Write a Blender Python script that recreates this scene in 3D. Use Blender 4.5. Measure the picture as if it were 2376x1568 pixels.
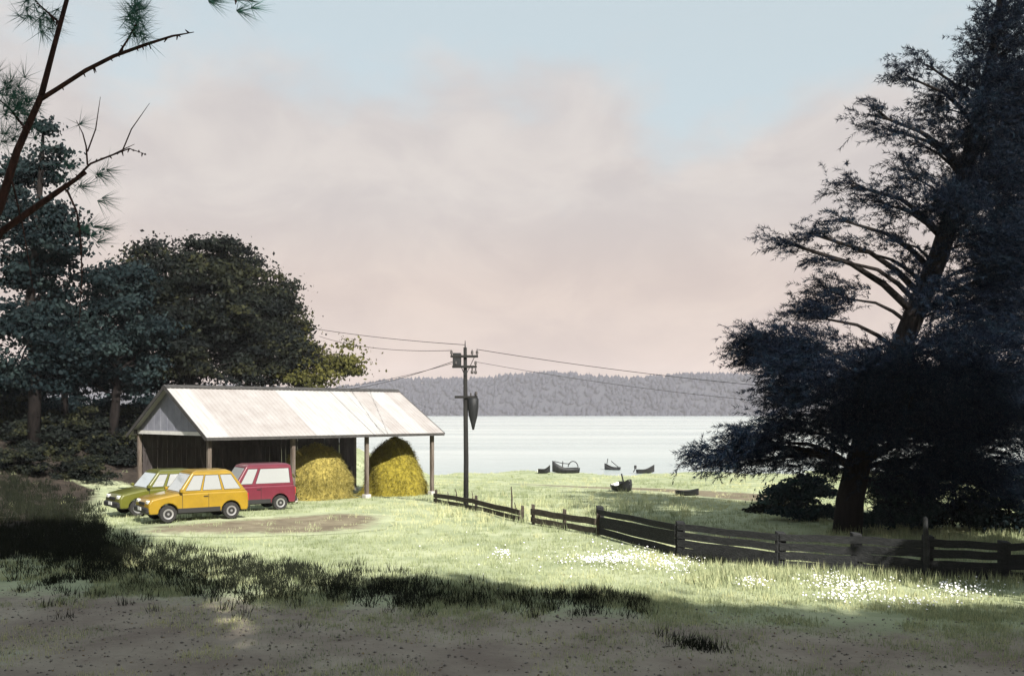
import bpy, bmesh, math, random
import numpy as np
from mathutils import Vector, Matrix, noise as mnoise

# ------------------------------------------------------------------ clear
for o in list(bpy.data.objects):
    bpy.data.objects.remove(o)
scene = bpy.context.scene
COL = scene.collection
random.seed(7)
RNG = np.random.default_rng(11)
R = math.radians

# ------------------------------------------------------------------ camera
CAM_H = 3.8            # painter stands on a rise / upstairs window
F = 2310.0             # focal length in units of a 2376 wide picture
HX, HY = 1188.0, 955.0
cd = bpy.data.cameras.new('camera')
cd.sensor_width = 36.0
cd.lens = 36.0 * F / 2376.0
cd.shift_y = (HY - 784.0) / 2376.0
cd.clip_start = 0.1
cd.clip_end = 6000
cam = bpy.data.objects.new('camera', cd)
cam.location = (0, 0, CAM_H)
cam.rotation_euler = (R(90), 0, 0)
COL.objects.link(cam)
scene.camera = cam

# ------------------------------------------------------------------ light
EXPOSURE = 1.25
SUN_EL = R(36)
SUN_AZ = R(-63)        # measured from +X towards +Y : right, behind the camera
sdir = Vector((math.cos(SUN_EL) * math.cos(SUN_AZ), math.cos(SUN_EL) * math.sin(SUN_AZ), math.sin(SUN_EL)))
sl = bpy.data.lights.new('sun', 'SUN')
sl.energy = 5.0
sl.angle = R(0.6)
sl.color = (1.0, 0.95, 0.86)
sun = bpy.data.objects.new('sun', sl)
sun.rotation_euler = sdir.to_track_quat('Z', 'Y').to_euler()
sun.location = (0, 0, 80)
COL.objects.link(sun)

w = bpy.data.worlds.new('World')
scene.world = w
w.use_nodes = True
nt = w.node_tree
nt.nodes.clear()
def N(tree, typ, **kw):
    n = tree.nodes.new(typ)
    for k, v in kw.items():
        setattr(n, k, v)
    return n
out = N(nt, 'ShaderNodeOutputWorld')
bg = N(nt, 'ShaderNodeBackground')
bg.inputs['Strength'].default_value = 0.1
sky = N(nt, 'ShaderNodeTexSky', sky_type='NISHITA', sun_disc=False)
sky.sun_elevation = SUN_EL
sky.sun_rotation = math.atan2(sdir.x, sdir.y)
sky.air_density = 1.0
sky.dust_density = 2.0
tc = N(nt, 'ShaderNodeTexCoord')
sep = N(nt, 'ShaderNodeSeparateXYZ')
nt.links.new(tc.outputs['Generated'], sep.inputs[0])
# a bank of warm grey cloud all round, peach low down, pale blue clear sky above it
SK = 10 / 2 ** EXPOSURE          # /strength, /2^exposure
def ske(r, g, b): return (r * SK, g * SK, b * SK, 1)
def ramp_node(stops, ease=True):
    rn = N(nt, 'ShaderNodeValToRGB')
    if ease: rn.color_ramp.interpolation = 'EASE'
    el = rn.color_ramp.elements
    el[0].position, el[0].color = stops[0][0], stops[0][1]
    el[1].position, el[1].color = stops[-1][0], stops[-1][1]
    for p_, c_ in stops[1:-1]:
        q = el.new(p_); q.color = c_
    return rn
cloud = ramp_node([(0.0, ske(.69, .53, .44)), (0.10, ske(.675, .56, .50)), (0.22, ske(.65, .60, .575)), (0.36, ske(.655, .63, .62))])
nt.links.new(sep.outputs['Z'], cloud.inputs[0])
mp = N(nt, 'ShaderNodeMapping')
mp.inputs['Scale'].default_value = (1.0, 1.0, 1.7)
mp.inputs['Location'].default_value = (2.55, 0.4, 0.2)
nt.links.new(tc.outputs['Generated'], mp.inputs[0])
nz = N(nt, 'ShaderNodeTexNoise')
nz.inputs['Scale'].default_value = 3.1
nz.inputs['Detail'].default_value = 10
nz.inputs['Roughness'].default_value = 0.57
nt.links.new(mp.outputs[0], nz.inputs['Vector'])
# mask = noise lifted by how low we look
lift = N(nt, 'ShaderNodeMath', operation='MULTIPLY_ADD'); lift.inputs[1].default_value = -1.75; lift.inputs[2].default_value = 0.60
nt.links.new(sep.outputs['Z'], lift.inputs[0])
addm = N(nt, 'ShaderNodeMath', operation='ADD')
nt.links.new(lift.outputs[0], addm.inputs[0]); nt.links.new(nz.outputs['Fac'], addm.inputs[1])
cr = N(nt, 'ShaderNodeValToRGB'); cr.color_ramp.interpolation = 'EASE'
cr.color_ramp.elements[0].position = 0.44
cr.color_ramp.elements[1].position = 0.64
nt.links.new(addm.outputs[0], cr.inputs[0])
m1 = N(nt, 'ShaderNodeMix', data_type='RGBA')
m1.inputs['Factor'].default_value = 0.88
m1.inputs[7].default_value = ske(.595, .68, .695)
nt.links.new(sky.outputs[0], m1.inputs[6])
m2 = N(nt, 'ShaderNodeMix', data_type='RGBA')
nt.links.new(cr.outputs[0], m2.inputs['Factor'])
nt.links.new(m1.outputs[2], m2.inputs[6])
# faint folds inside the cloud
n3 = N(nt, 'ShaderNodeTexNoise'); n3.inputs['Scale'].default_value = 7.0; n3.inputs['Detail'].default_value = 9; n3.inputs['Roughness'].default_value = .6
n3.inputs['Distortion'].default_value = .6
nt.links.new(mp.outputs[0], n3.inputs['Vector'])
fold = ramp_node([(0.30, (.95, .95, .97, 1)), (0.70, (1.13, 1.13, 1.12, 1))])
nt.links.new(n3.outputs['Fac'], fold.inputs[0])
mf = N(nt, 'ShaderNodeMix', data_type='RGBA', blend_type='MULTIPLY'); mf.inputs['Factor'].default_value = 1.0
nt.links.new(cloud.outputs[0], mf.inputs[6]); nt.links.new(fold.outputs[0], mf.inputs[7])
nt.links.new(mf.outputs[2], m2.inputs[7])
nt.links.new(m2.outputs[2], bg.inputs['Color'])
nt.links.new(bg.outputs[0], out.inputs[0])

scene.view_settings.view_transform = 'Standard'
scene.view_settings.look = 'None'
scene.view_settings.exposure = EXPOSURE
scene.view_settings.gamma = 1.0
scene.view_settings.use_curve_mapping = False
scene.render.engine = 'CYCLES'

# ------------------------------------------------------------------ helpers
def P(x, y, d):
    """a point at distance d seen at picture position x, y (2376 wide sketch units)"""
    return Vector(((x - HX) / F * d, d, CAM_H - (y - HY) / F * d))

def sstep(a, b, x):
    t = np.clip((x - a) / (b - a), 0, 1)
    return t * t * (3 - 2 * t)

WATER_Z = -2.2
def ground_h(X, D):
    X = np.asarray(X, float); D = np.asarray(D, float)
    t = np.clip((D - 38) / 61.0, 0, None)
    h = -2.25 * np.where(t < 1, t ** 1.08, 1 + (t - 1) * 1.6)
    h = np.maximum(h, -7)
    bank = 2.9 * sstep(65.5, 84, D - X) * sstep(-7.5, -15, X) * (1 - .75*sstep(80, 110, D))
    h = h + bank
    h = h + sstep(78, 92, D) * (0.10 * np.sin(X * 0.42 + .6) + .07 * np.sin(X * 1.05 + D * .2) + .05*np.sin(X*.17+2))
    h = h + 0.05 * np.sin(X * 0.31 + 1.3) * np.cos(D * 0.27) + 0.025 * np.sin(X * 0.9 + D * 0.7)
    return h
def gh(x, d): return float(ground_h(x, d))

def on_ground(x, y):
    """ground point seen at sketch position x, y"""
    lo, hi = 5.0, 110.0
    for _ in range(50):
        mid = (lo + hi) / 2
        X = (x - HX) / F * mid
        yy = HY + (CAM_H - gh(X, mid)) / mid * F
        if yy > y: lo = mid
        else: hi = mid
    return Vector(((x - HX) / F * lo, lo, gh((x - HX) / F * lo, lo)))

def link(o, parent=None):
    COL.objects.link(o)
    if parent is not None:
        o.parent = parent
    return o
def tag(o, label=None, cat=None, group=None, kind=None):
    if label: o['label'] = label
    if cat: o['category'] = cat
    if group: o['group'] = group
    if kind: o['kind'] = kind
    return o
def thing(name, label, cat, loc=(0, 0, 0), rz=0.0, group=None):
    o = bpy.data.objects.new(name, None)
    o.empty_display_size = 0.2
    o.location = loc
    o.rotation_euler = (0, 0, rz)
    link(o)
    return tag(o, label, cat, group)

def fast_mesh(name, V, Fc, mat, parent=None, tint=None, smooth=False):
    """V (n,3), Fc (m,k) numpy arrays"""
    V = np.ascontiguousarray(V, np.float32); Fc = np.ascontiguousarray(Fc, np.int32)
    me = bpy.data.meshes.new(name)
    m, k = Fc.shape
    me.vertices.add(len(V)); me.vertices.foreach_set('co', V.ravel())
    me.loops.add(m * k); me.loops.foreach_set('vertex_index', Fc.ravel())
    me.polygons.add(m)
    me.polygons.foreach_set('loop_start', np.arange(0, m * k, k, dtype=np.int32))
    me.polygons.foreach_set('loop_total', np.full(m, k, np.int32))
    if smooth:
        me.polygons.foreach_set('use_smooth', np.ones(m, bool))
    if tint is not None:
        a = me.attributes.new('tint', 'FLOAT', 'POINT')
        a.data.foreach_set('value', np.ascontiguousarray(tint, np.float32))
    me.update(calc_edges=True)
    me.materials.append(mat)
    return link(bpy.data.objects.new(name, me), parent)

class MB:
    def __init__(s): s.v = []; s.f = []
    def quad(s, a, b, c, d):
        n = len(s.v); s.v += [tuple(a), tuple(b), tuple(c), tuple(d)]; s.f.append((n, n+1, n+2, n+3))
    def hexa(s, p):
        """8 points: bottom 4 ccw then top 4"""
        n = len(s.v); s.v += [tuple(q) for q in p]
        for q in ((3,2,1,0),(4,5,6,7),(0,1,5,4),(1,2,6,5),(2,3,7,6),(3,0,4,7)):
            s.f.append(tuple(n+i for i in q))
    def box(s, c, sz):
        x, y, z = c; a, b, h = sz[0]/2, sz[1]/2, sz[2]/2
        s.hexa([(x-a,y-b,z-h),(x+a,y-b,z-h),(x+a,y+b,z-h),(x-a,y+b,z-h),
                (x-a,y-b,z+h),(x+a,y-b,z+h),(x+a,y+b,z+h),(x-a,y+b,z+h)])
    def bar(s, a, b, wd, ht, up=(0,0,1)):
        """beam from a to b, width across, height along up"""
        a = Vector(a); b = Vector(b); t = (b-a).normalized(); u = Vector(up)
        sd = t.cross(u)
        if sd.length < 1e-4: sd = t.cross(Vector((1,0,0)))
        sd.normalize(); u = sd.cross(t).normalized()
        sd = sd * wd / 2; u = u * ht / 2
        s.hexa([a-sd-u, b-sd-u, b+sd-u, a+sd-u, a-sd+u, b-sd+u, b+sd+u, a+sd+u])
    def tube(s, pts, rad, n=8, cap=True):
        pts = [Vector(p) for p in pts]
        if not hasattr(rad, '__len__'): rad = [rad]*len(pts)
        base = len(s.v); ref = None
        for i, p in enumerate(pts):
            t = (pts[min(i+1, len(pts)-1)] - pts[max(i-1, 0)])
            if t.length < 1e-6: t = Vector((0,0,1))
            t.normalize()
            if ref is None:
                ref = t.cross(Vector((0.31,0.95,0.05)))
                if ref.length < 1e-3: ref = t.cross(Vector((1,0,0)))
            ref = (ref - t * ref.dot(t)).normalized()
            bn = t.cross(ref)
            for k in range(n):
                an = 2*math.pi*k/n
                s.v.append(tuple(p + (ref*math.cos(an) + bn*math.sin(an)) * rad[i]))
        for i in range(len(pts)-1):
            for k in range(n):
                a = base+i*n+k; b = base+i*n+(k+1)%n
                s.f.append((a, b, b+n, a+n))
        if cap:
            s.f.append(tuple(base+k for k in reversed(range(n))))
            s.f.append(tuple(base+(len(pts)-1)*n+k for k in range(n)))
    def lathe(s, prof, c=(0,0,0), n=16, axis='z'):
        base = len(s.v)
        for r, h in prof:
            for k in range(n):
                a = 2*math.pi*k/n
                q = (r*math.cos(a), r*math.sin(a), h)
                if axis == 'y': q = (q[0], q[2], q[1])
                s.v.append((q[0]+c[0], q[1]+c[1], q[2]+c[2]))
        for i in range(len(prof)-1):
            for k in range(n):
                a = base+i*n+k; b = base+i*n+(k+1)%n
                s.f.append((a, b, b+n, a+n))
        s.f.append(tuple(base+k for k in reversed(range(n))))
        s.f.append(tuple(base+(len(prof)-1)*n+k for k in range(n)))
    def build(s, name, mat, parent=None, smooth=False, bevel=0):
        me = bpy.data.meshes.new(name)
        me.from_pydata(s.v, [], s.f)
        bm = bmesh.new(); bm.from_mesh(me)
        bmesh.ops.recalc_face_normals(bm, faces=bm.faces)
        if bevel:
            bmesh.ops.bevel(bm, geom=bm.edges[:], offset=bevel, segments=1, affect='EDGES', clamp_overlap=True)
        bm.to_mesh(me); bm.free()
        if smooth:
            me.polygons.foreach_set('use_smooth', [True]*len(me.polygons))
        me.materials.append(mat)
        return link(bpy.data.objects.new(name, me), parent)

# ------------------------------------------------------------------ materials
MATS = {}
def mat(name, c1, c2=None, scale=6.0, rough=0.7, metal=0.0, bump=0.0, bscale=None, stretch=(1,1,1),
        spec=0.3, c3=None, detail=6, lo=0.35, hi=0.65, transl=0.0, coat=0.0):
    if name in MATS: return MATS[name]
    m = bpy.data.materials.new(name); m.use_nodes = True
    t = m.node_tree; b = t.nodes['Principled BSDF']
    b.inputs['Roughness'].default_value = rough
    b.inputs['Metallic'].default_value = metal
    b.inputs['Specular IOR Level'].default_value = spec
    b.inputs['Coat Weight'].default_value = coat
    b.inputs['Coat Roughness'].default_value = 0.05
    tcn = N(t, 'ShaderNodeTexCoord'); mpn = N(t, 'ShaderNodeMapping')
    mpn.inputs['Scale'].default_value = stretch
    t.links.new(tcn.outputs['Object'], mpn.inputs[0])
    col = None
    if c2 is None:
        b.inputs['Base Color'].default_value = (*c1, 1)
    else:
        nz = N(t, 'ShaderNodeTexNoise'); nz.inputs['Scale'].default_value = scale
        nz.inputs['Detail'].default_value = detail; nz.inputs['Roughness'].default_value = 0.6
        t.links.new(mpn.outputs[0], nz.inputs['Vector'])
        rp = N(t, 'ShaderNodeValToRGB')
        el = rp.color_ramp.elements
        el[0].position = lo; el[0].color = (*c1, 1)
        el[1].position = hi; el[1].color = (*c2, 1)
        if c3 is not None:
            q = el.new(min(hi + 0.12, .98)); q.color = (*c3, 1)
        t.links.new(nz.outputs['Fac'], rp.inputs[0])
        t.links.new(rp.outputs[0], b.inputs['Base Color'])
    if bump:
        n2 = N(t, 'ShaderNodeTexNoise'); n2.inputs['Scale'].default_value = bscale or scale*3
        n2.inputs['Detail'].default_value = 5
        t.links.new(mpn.outputs[0], n2.inputs['Vector'])
        bp = N(t, 'ShaderNodeBump'); bp.inputs['Strength'].default_value = bump
        bp.inputs['Distance'].default_value = 0.03
        t.links.new(n2.outputs['Fac'], bp.inputs['Height'])
        t.links.new(bp.outputs[0], b.inputs['Normal'])
    MATS[name] = m
    return m

def leafmat(name, c1, c2, c3=None, rough=0.65, transl=0.25, spec=0.06):
    """colour varies leaf by leaf through the 'tint' attribute"""
    if name in MATS: return MATS[name]
    m = bpy.data.materials.new(name); m.use_nodes = True
    t = m.node_tree; b = t.nodes['Principled BSDF']; o = t.nodes['Material Output']
    b.inputs['Roughness'].default_value = rough
    b.inputs['Specular IOR Level'].default_value = spec
    at = N(t, 'ShaderNodeAttribute'); at.attribute_name = 'tint'
    rp = N(t, 'ShaderNodeValToRGB'); el = rp.color_ramp.elements
    el[0].color = (*c1, 1); el[1].color = (*c2, 1)
    if c3 is not None:
        el[1].position = 0.6; q = el.new(1.0); q.color = (*c3, 1)
    t.links.new(at.outputs['Fac'], rp.inputs[0])
    t.links.new(rp.outputs[0], b.inputs['Base Color'])
    tr = N(t, 'ShaderNodeBsdfTranslucent')
    t.links.new(rp.outputs[0], tr.inputs['Color'])
    mx = N(t, 'ShaderNodeMixShader'); mx.inputs[0].default_value = transl
    t.links.new(b.outputs[0], mx.inputs[1]); t.links.new(tr.outputs[0], mx.inputs[2])
    t.links.new(mx.outputs[0], o.inputs['Surface'])
    MATS[name] = m
    return m

M_ground = mat('meadow', (.20,.23,.135), (.335,.36,.23), scale=0.5, rough=.95, bump=.5, bscale=9, c3=(.41,.40,.24), spec=.1)
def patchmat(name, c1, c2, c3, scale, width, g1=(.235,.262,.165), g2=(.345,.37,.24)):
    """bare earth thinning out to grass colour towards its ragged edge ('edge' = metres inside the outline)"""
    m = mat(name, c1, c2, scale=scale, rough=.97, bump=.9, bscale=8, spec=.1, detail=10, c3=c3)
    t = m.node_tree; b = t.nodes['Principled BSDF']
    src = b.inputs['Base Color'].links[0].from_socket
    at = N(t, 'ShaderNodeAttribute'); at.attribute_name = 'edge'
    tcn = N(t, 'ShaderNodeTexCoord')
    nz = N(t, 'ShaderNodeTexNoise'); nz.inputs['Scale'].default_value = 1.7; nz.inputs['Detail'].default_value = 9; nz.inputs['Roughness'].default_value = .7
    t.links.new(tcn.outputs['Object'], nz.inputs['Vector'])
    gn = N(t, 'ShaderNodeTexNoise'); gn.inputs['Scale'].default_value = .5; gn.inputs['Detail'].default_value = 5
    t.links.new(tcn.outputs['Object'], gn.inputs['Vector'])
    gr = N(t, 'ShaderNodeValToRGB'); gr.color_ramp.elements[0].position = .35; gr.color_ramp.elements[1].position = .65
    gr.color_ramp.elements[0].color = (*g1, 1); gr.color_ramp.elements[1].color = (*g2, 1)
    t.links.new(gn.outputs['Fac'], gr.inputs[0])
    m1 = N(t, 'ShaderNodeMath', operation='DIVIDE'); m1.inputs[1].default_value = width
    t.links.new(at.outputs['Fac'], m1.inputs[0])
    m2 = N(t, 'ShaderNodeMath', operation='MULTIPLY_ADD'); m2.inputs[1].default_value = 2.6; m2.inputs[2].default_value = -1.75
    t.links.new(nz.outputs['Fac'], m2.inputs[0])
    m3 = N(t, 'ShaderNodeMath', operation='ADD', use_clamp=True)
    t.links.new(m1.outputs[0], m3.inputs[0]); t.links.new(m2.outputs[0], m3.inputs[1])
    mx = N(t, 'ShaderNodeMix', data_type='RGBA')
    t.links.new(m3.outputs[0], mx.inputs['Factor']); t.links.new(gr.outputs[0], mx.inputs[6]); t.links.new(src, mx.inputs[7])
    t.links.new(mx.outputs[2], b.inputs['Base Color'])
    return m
M_road = patchmat('dirt', (.19,.155,.13), (.30,.265,.215), (.33,.36,.28), .55, 1.3)
M_soilshade = patchmat('soil_painted_shade', (.018,.015,.013), (.045,.036,.03), (.09,.08,.065), 1.4, .6)  # dark soil with the shade at left painted into its colour
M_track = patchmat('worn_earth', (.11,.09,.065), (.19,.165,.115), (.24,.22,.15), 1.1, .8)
M_grass = leafmat('grass_blade', (.16,.195,.10), (.37,.40,.24), (.51,.49,.275), transl=.25)
M_shadetuft = leafmat('shade_blade', (.006,.008,.006), (.020,.023,.013), transl=.1)  # near-black blades carry the shadow band in their colour
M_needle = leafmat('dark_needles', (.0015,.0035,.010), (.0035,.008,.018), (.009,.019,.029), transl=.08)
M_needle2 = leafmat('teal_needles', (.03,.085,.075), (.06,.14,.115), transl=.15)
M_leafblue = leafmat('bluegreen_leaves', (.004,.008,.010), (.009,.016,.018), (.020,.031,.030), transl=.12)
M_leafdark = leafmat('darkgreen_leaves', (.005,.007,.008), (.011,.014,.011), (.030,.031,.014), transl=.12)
M_leafolive = leafmat('olive_leaves', (.03,.032,.012), (.06,.06,.018), (.09,.085,.025), transl=.2)
M_leafteal = leafmat('teal_leaves', (.010,.022,.028), (.020,.040,.042), (.036,.062,.056), transl=.15)
M_leafshade = leafmat('plain_leaves', (.03,.04,.02), (.07,.085,.035), transl=.2)
M_bark = mat('bark_dark', (.006,.005,.005), (.018,.015,.014), scale=7, rough=.95, bump=.9, stretch=(1,1,.25), spec=.1)
M_barkred = mat('bark_redbrown', (.016,.009,.009), (.055,.026,.024), scale=12, rough=.9, bump=.8, stretch=(1,1,.4), spec=.1)
M_white = mat('roof_white', (.275,.266,.262), (.33,.325,.322), scale=1.6, rough=.55, stretch=(2.5,.5,.5), c3=(.20,.175,.16), spec=.3)
M_gable = mat('gable_grey', (.15,.155,.19), (.20,.205,.24), scale=2.0, rough=.7, spec=.2)
M_trim = mat('trim_dark', (.025,.024,.024), (.05,.047,.045), scale=6, rough=.7)
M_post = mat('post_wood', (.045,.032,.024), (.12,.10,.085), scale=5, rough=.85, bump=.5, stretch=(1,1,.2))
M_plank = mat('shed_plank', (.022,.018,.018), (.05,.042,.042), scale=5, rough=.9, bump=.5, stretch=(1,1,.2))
M_hay = leafmat('hay', (.10,.088,.022), (.24,.205,.06), (.37,.32,.12), transl=.15)
M_haycore = mat('hay_core', (.16,.13,.03), (.29,.235,.06), scale=5, rough=.95, bump=1, bscale=22, stretch=(1,1,2))
M_hay2 = leafmat('hay_gold', (.09,.08,.014), (.225,.19,.03), (.32,.275,.075), transl=.15)
M_haycore2 = mat('hay_gold_core', (.14,.115,.014), (.24,.195,.022), scale=5, rough=.95, bump=1, bscale=22, stretch=(1,1,2))
M_fence = mat('fence_weathered', (.007,.008,.009), (.017,.018,.019), scale=6, rough=.9, bump=.7, stretch=(1,1,2), c3=(.042,.042,.04))
M_rail = mat('rail_brown', (.026,.020,.016), (.055,.045,.034), scale=6, rough=.9, bump=.7)
M_tar = mat('pole_tar', (.007,.007,.007), (.016,.015,.014), scale=7, rough=.9, bump=.4, stretch=(1,1,.2))
M_steel = mat('dark_steel', (.009,.010,.011), (.018,.019,.021), scale=9, rough=.6, metal=.2)
M_porc = mat('porcelain', (.05,.045,.045), rough=.25)
M_wire = mat('wire_black', (.012,.012,.012), rough=.6)
M_tyre = mat('tyre', (.014,.014,.014), (.022,.021,.02), scale=20, rough=.85)
M_rim = mat('rim', (.42,.42,.43), rough=.35, metal=.8)
M_glass = mat('window_glass', (.60,.62,.62), rough=.05, metal=.6, spec=.8)
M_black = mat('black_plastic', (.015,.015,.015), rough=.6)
M_lampw = mat('lamp_clear', (.7,.7,.68), rough=.15, spec=.6)
M_lampr = mat('lamp_red', (.35,.015,.012), rough=.2, spec=.6)
M_plate = mat('plate_blank', (.55,.55,.52), rough=.5)
M_boat = mat('boat_dark', (.007,.008,.009), (.018,.019,.021), scale=5, rough=.6)
M_boatw = mat('boat_white', (.72,.72,.70), (.62,.62,.6), scale=6, rough=.5)
M_petal = mat('petal_white', (.78,.78,.80), rough=.7)
M_forest = leafmat('forest_far', (.026,.028,.038), (.036,.038,.05), transl=.0)
M_hill = mat('hill_ground', (.028,.030,.040), (.036,.038,.048), scale=.02, rough=.95)

# ------------------------------------------------------------------ setting
def axis_pts(segs):
    r = []
    for a, b, st in segs:
        n = max(1, int(round((b-a)/st)))
        r += list(np.linspace(a, b, n, endpoint=False))
    r.append(segs[-1][1])
    return np.array(r)
def sheet(name, xs, ds, hfun, m, dz=0.0):
    X, D = np.meshgrid(xs, ds)
    Z = hfun(X, D) + dz
    V = np.stack([X, D, Z], -1).reshape(-1, 3)
    nx, nd = len(xs), len(ds)
    i = np.arange(nd-1)[:, None]*nx + np.arange(nx-1)[None]
    Fc = np.stack([i, i+1, i+nx+1, i+nx], -1).reshape(-1, 4)
    return fast_mesh(name, V, Fc, m, smooth=True)

gx = axis_pts([(-1900,-200,100),(-200,-60,10),(-60,60,1.0),(60,200,10),(200,1900,100)])
gd = axis_pts([(-250,-40,30),(-40,5,3),(5,110,1.0),(110,200,8),(200,1950,100)])
g = sheet('ground', gx, gd, ground_h, M_ground); tag(g, kind='structure')

# lake: milky pale water with small ripples
mw = bpy.data.materials.new('lake_water'); mw.use_nodes = True
t = mw.node_tree; b = t.nodes['Principled BSDF']
b.inputs['Base Color'].default_value = (.41, .45, .44, 1)
b.inputs['Roughness'].default_value = .22
b.inputs['Specular IOR Level'].default_value = .5
tcn = N(t, 'ShaderNodeTexCoord'); mpn = N(t, 'ShaderNodeMapping'); mpn.inputs['Scale'].default_value = (.25, .9, 1)
n2 = N(t, 'ShaderNodeTexNoise'); n2.inputs['Scale'].default_value = 1.3; n2.inputs['Detail'].default_value = 5
bp = N(t, 'ShaderNodeBump'); bp.inputs['Strength'].default_value = .8; bp.inputs['Distance'].default_value = .3
t.links.new(tcn.outputs['Object'], mpn.inputs[0]); t.links.new(mpn.outputs[0], n2.inputs['Vector'])
t.links.new(n2.outputs['Fac'], bp.inputs['Height']); t.links.new(bp.outputs[0], b.inputs['Normal'])
mps = N(t, 'ShaderNodeMapping'); mps.inputs['Scale'].default_value = (.006, .035, 1)
n4 = N(t, 'ShaderNodeTexNoise'); n4.inputs['Scale'].default_value = 1.0; n4.inputs['Detail'].default_value = 6
rw = N(t, 'ShaderNodeValToRGB'); rw.color_ramp.elements[0].position = .38; rw.color_ramp.elements[1].position = .62
rw.color_ramp.elements[0].color = (.31, .355, .355, 1); rw.color_ramp.elements[1].color = (.42, .455, .445, 1)
t.links.new(tcn.outputs['Object'], mps.inputs[0]); t.links.new(mps.outputs[0], n4.inputs['Vector'])
t.links.new(n4.outputs['Fac'], rw.inputs[0]); t.links.new(rw.outputs[0], b.inputs['Base Color'])
lake = sheet('lake', np.array([-1890., 0., 1890.]), np.array([70., 700., 1480.]), lambda X, D: np.full_like(X, WATER_Z), mw)
tag(lake, kind='structure')

# far hills
def hill_h(X, D):
    t = sstep(1385, 1520, D)
    ridge = 44 + 7*np.sin(X*0.0043+0.6) + 5*np.sin(X*.011+2) + 3*np.sin(X*.027)
    ridge = ridge + 14*sstep(200, -500, X)*0 + 6*sstep(-100, 250, X)
    return -6 + (ridge+6)*t
hx = axis_pts([(-1850, 1850, 40)]); hd = axis_pts([(1370, 1530, 20), (1530, 1940, 60)])
hills = sheet('hills', hx, hd, hill_h, M_hill); tag(hills, kind='structure')
# far-off wood on them: low-poly crowns, one mass
def far_forest():
    n = 9500
    X = RNG.uniform(-1500, 1500, n); D = 1388 + 150*RNG.random(n)**0.8
    Z = hill_h(X, D)
    k = 7
    prof = np.array([[.15, 0], [1, .35], [.75, .7], [.08, 1.0]])
    ang = np.arange(k)*2*np.pi/k
    ring = np.stack([np.stack([p[0]*np.cos(ang), p[0]*np.sin(ang), np.full(k, p[1])], -1) for p in prof])  # 4,k,3
    V = np.repeat(ring.reshape(1, -1, 3), n, 0)
    rad = RNG.uniform(2.2, 4.6, n); hgt = RNG.uniform(6, 11, n)
    V = V * (1 + .35*(RNG.random(V.shape)-.5))
    V = V * np.stack([rad, rad, hgt], -1)[:, None, :]
    V = V + np.stack([X, D, Z-1.0], -1)[:, None, :]
    base = []
    for i in range(3):
        for j in range(k):
            a = i*k+j; bb = i*k+(j+1) % k
            base.append((a, bb, bb+k, a+k))
    base = np.array(base)
    Fc = base[None] + (np.arange(n)*4*k)[:, None, None]
    tint = np.repeat(RNG.random(n), 4*k)
    o = fast_mesh('far_forest', V.reshape(-1, 3), Fc.reshape(-1, 4), M_forest, tint=tint, smooth=True)
    tag(o, 'grey mauve wooded ridge across the lake', 'forest', kind='stuff')
far_forest()

# patches of bare ground and painted shade, ragged sheets just above the meadow
def patch(name, outline, m, dz=0.012, step=0.35, ragged=0.35, seed=1):
    """outline: closed list of (X, D) world points"""
    pts = [Vector((p[0], p[1], 0)) for p in outline]
    ring = []
    n = len(pts)
    for i in range(n):
        a, b = pts[i], pts[(i+1) % n]
        k = max(1, int((b-a).length/step))
        for j in range(k):
            q = a.lerp(b, j/k)
            nn = (b-a).normalized(); nn = Vector((nn.y, -nn.x, 0))
            f = mnoise.noise(Vector((q.x*.8, q.y*.8, seed*7.1)))*1.3 + mnoise.noise(Vector((q.x*2.9, q.y*2.9, seed*3.1)))*.7
            ring.append(q + nn*f*ragged)
    bm = bmesh.new()
    vs = [bm.verts.new((q.x, q.y, 0)) for q in ring]
    f = bm.faces.new(vs)
    bmesh.ops.triangulate(bm, faces=[f])
    xs = [q.x for q in ring]; ys = [q.y for q in ring]
    for ax, lo, hi in ((0, min(xs), max(xs)), (1, min(ys), max(ys))):
        c = math.ceil(lo)
        while c < hi:
            no = (1, 0, 0) if ax == 0 else (0, 1, 0)
            co = (c, 0, 0) if ax == 0 else (0, c, 0)
            bmesh.ops.bisect_plane(bm, geom=bm.verts[:]+bm.edges[:]+bm.faces[:], plane_co=co, plane_no=no)
            c += .5
    lay = bm.verts.layers.float.new('edge')
    for v in bm.verts:
        dm = 1e9
        for i in range(n):
            a, b = pts[i], pts[(i+1) % n]; ab = b-a; q = Vector((v.co.x, v.co.y, 0))
            tt = max(0, min(1, (q-a).dot(ab)/ab.length_squared)); dm = min(dm, (q-a-ab*tt).length)
        v[lay] = dm
        if any(len(e_.link_faces) < 2 for e_ in v.link_edges): v[lay] = 0.0
    for v in bm.verts:
        # same bilinear height as the 1 m ground grid
        x0, d0 = math.floor(v.co.x), math.floor(v.co.y); fx, fd = v.co.x-x0, v.co.y-d0
        z = (gh(x0, d0)*(1-fx)+gh(x0+1, d0)*fx)*(1-fd)+(gh(x0, d0+1)*(1-fx)+gh(x0+1, d0+1)*fx)*fd
        v.co.z = z + dz
    bmesh.ops.recalc_face_normals(bm, faces=bm.faces)
    for f in bm.faces:
        if f.normal.z < 0: f.normal_flip()
    me = bpy.data.meshes.new(name); bm.to_mesh(me); bm.free()
    me.materials.append(m)
    return tag(link(bpy.data.objects.new(name, me)), kind='structure')

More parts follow.
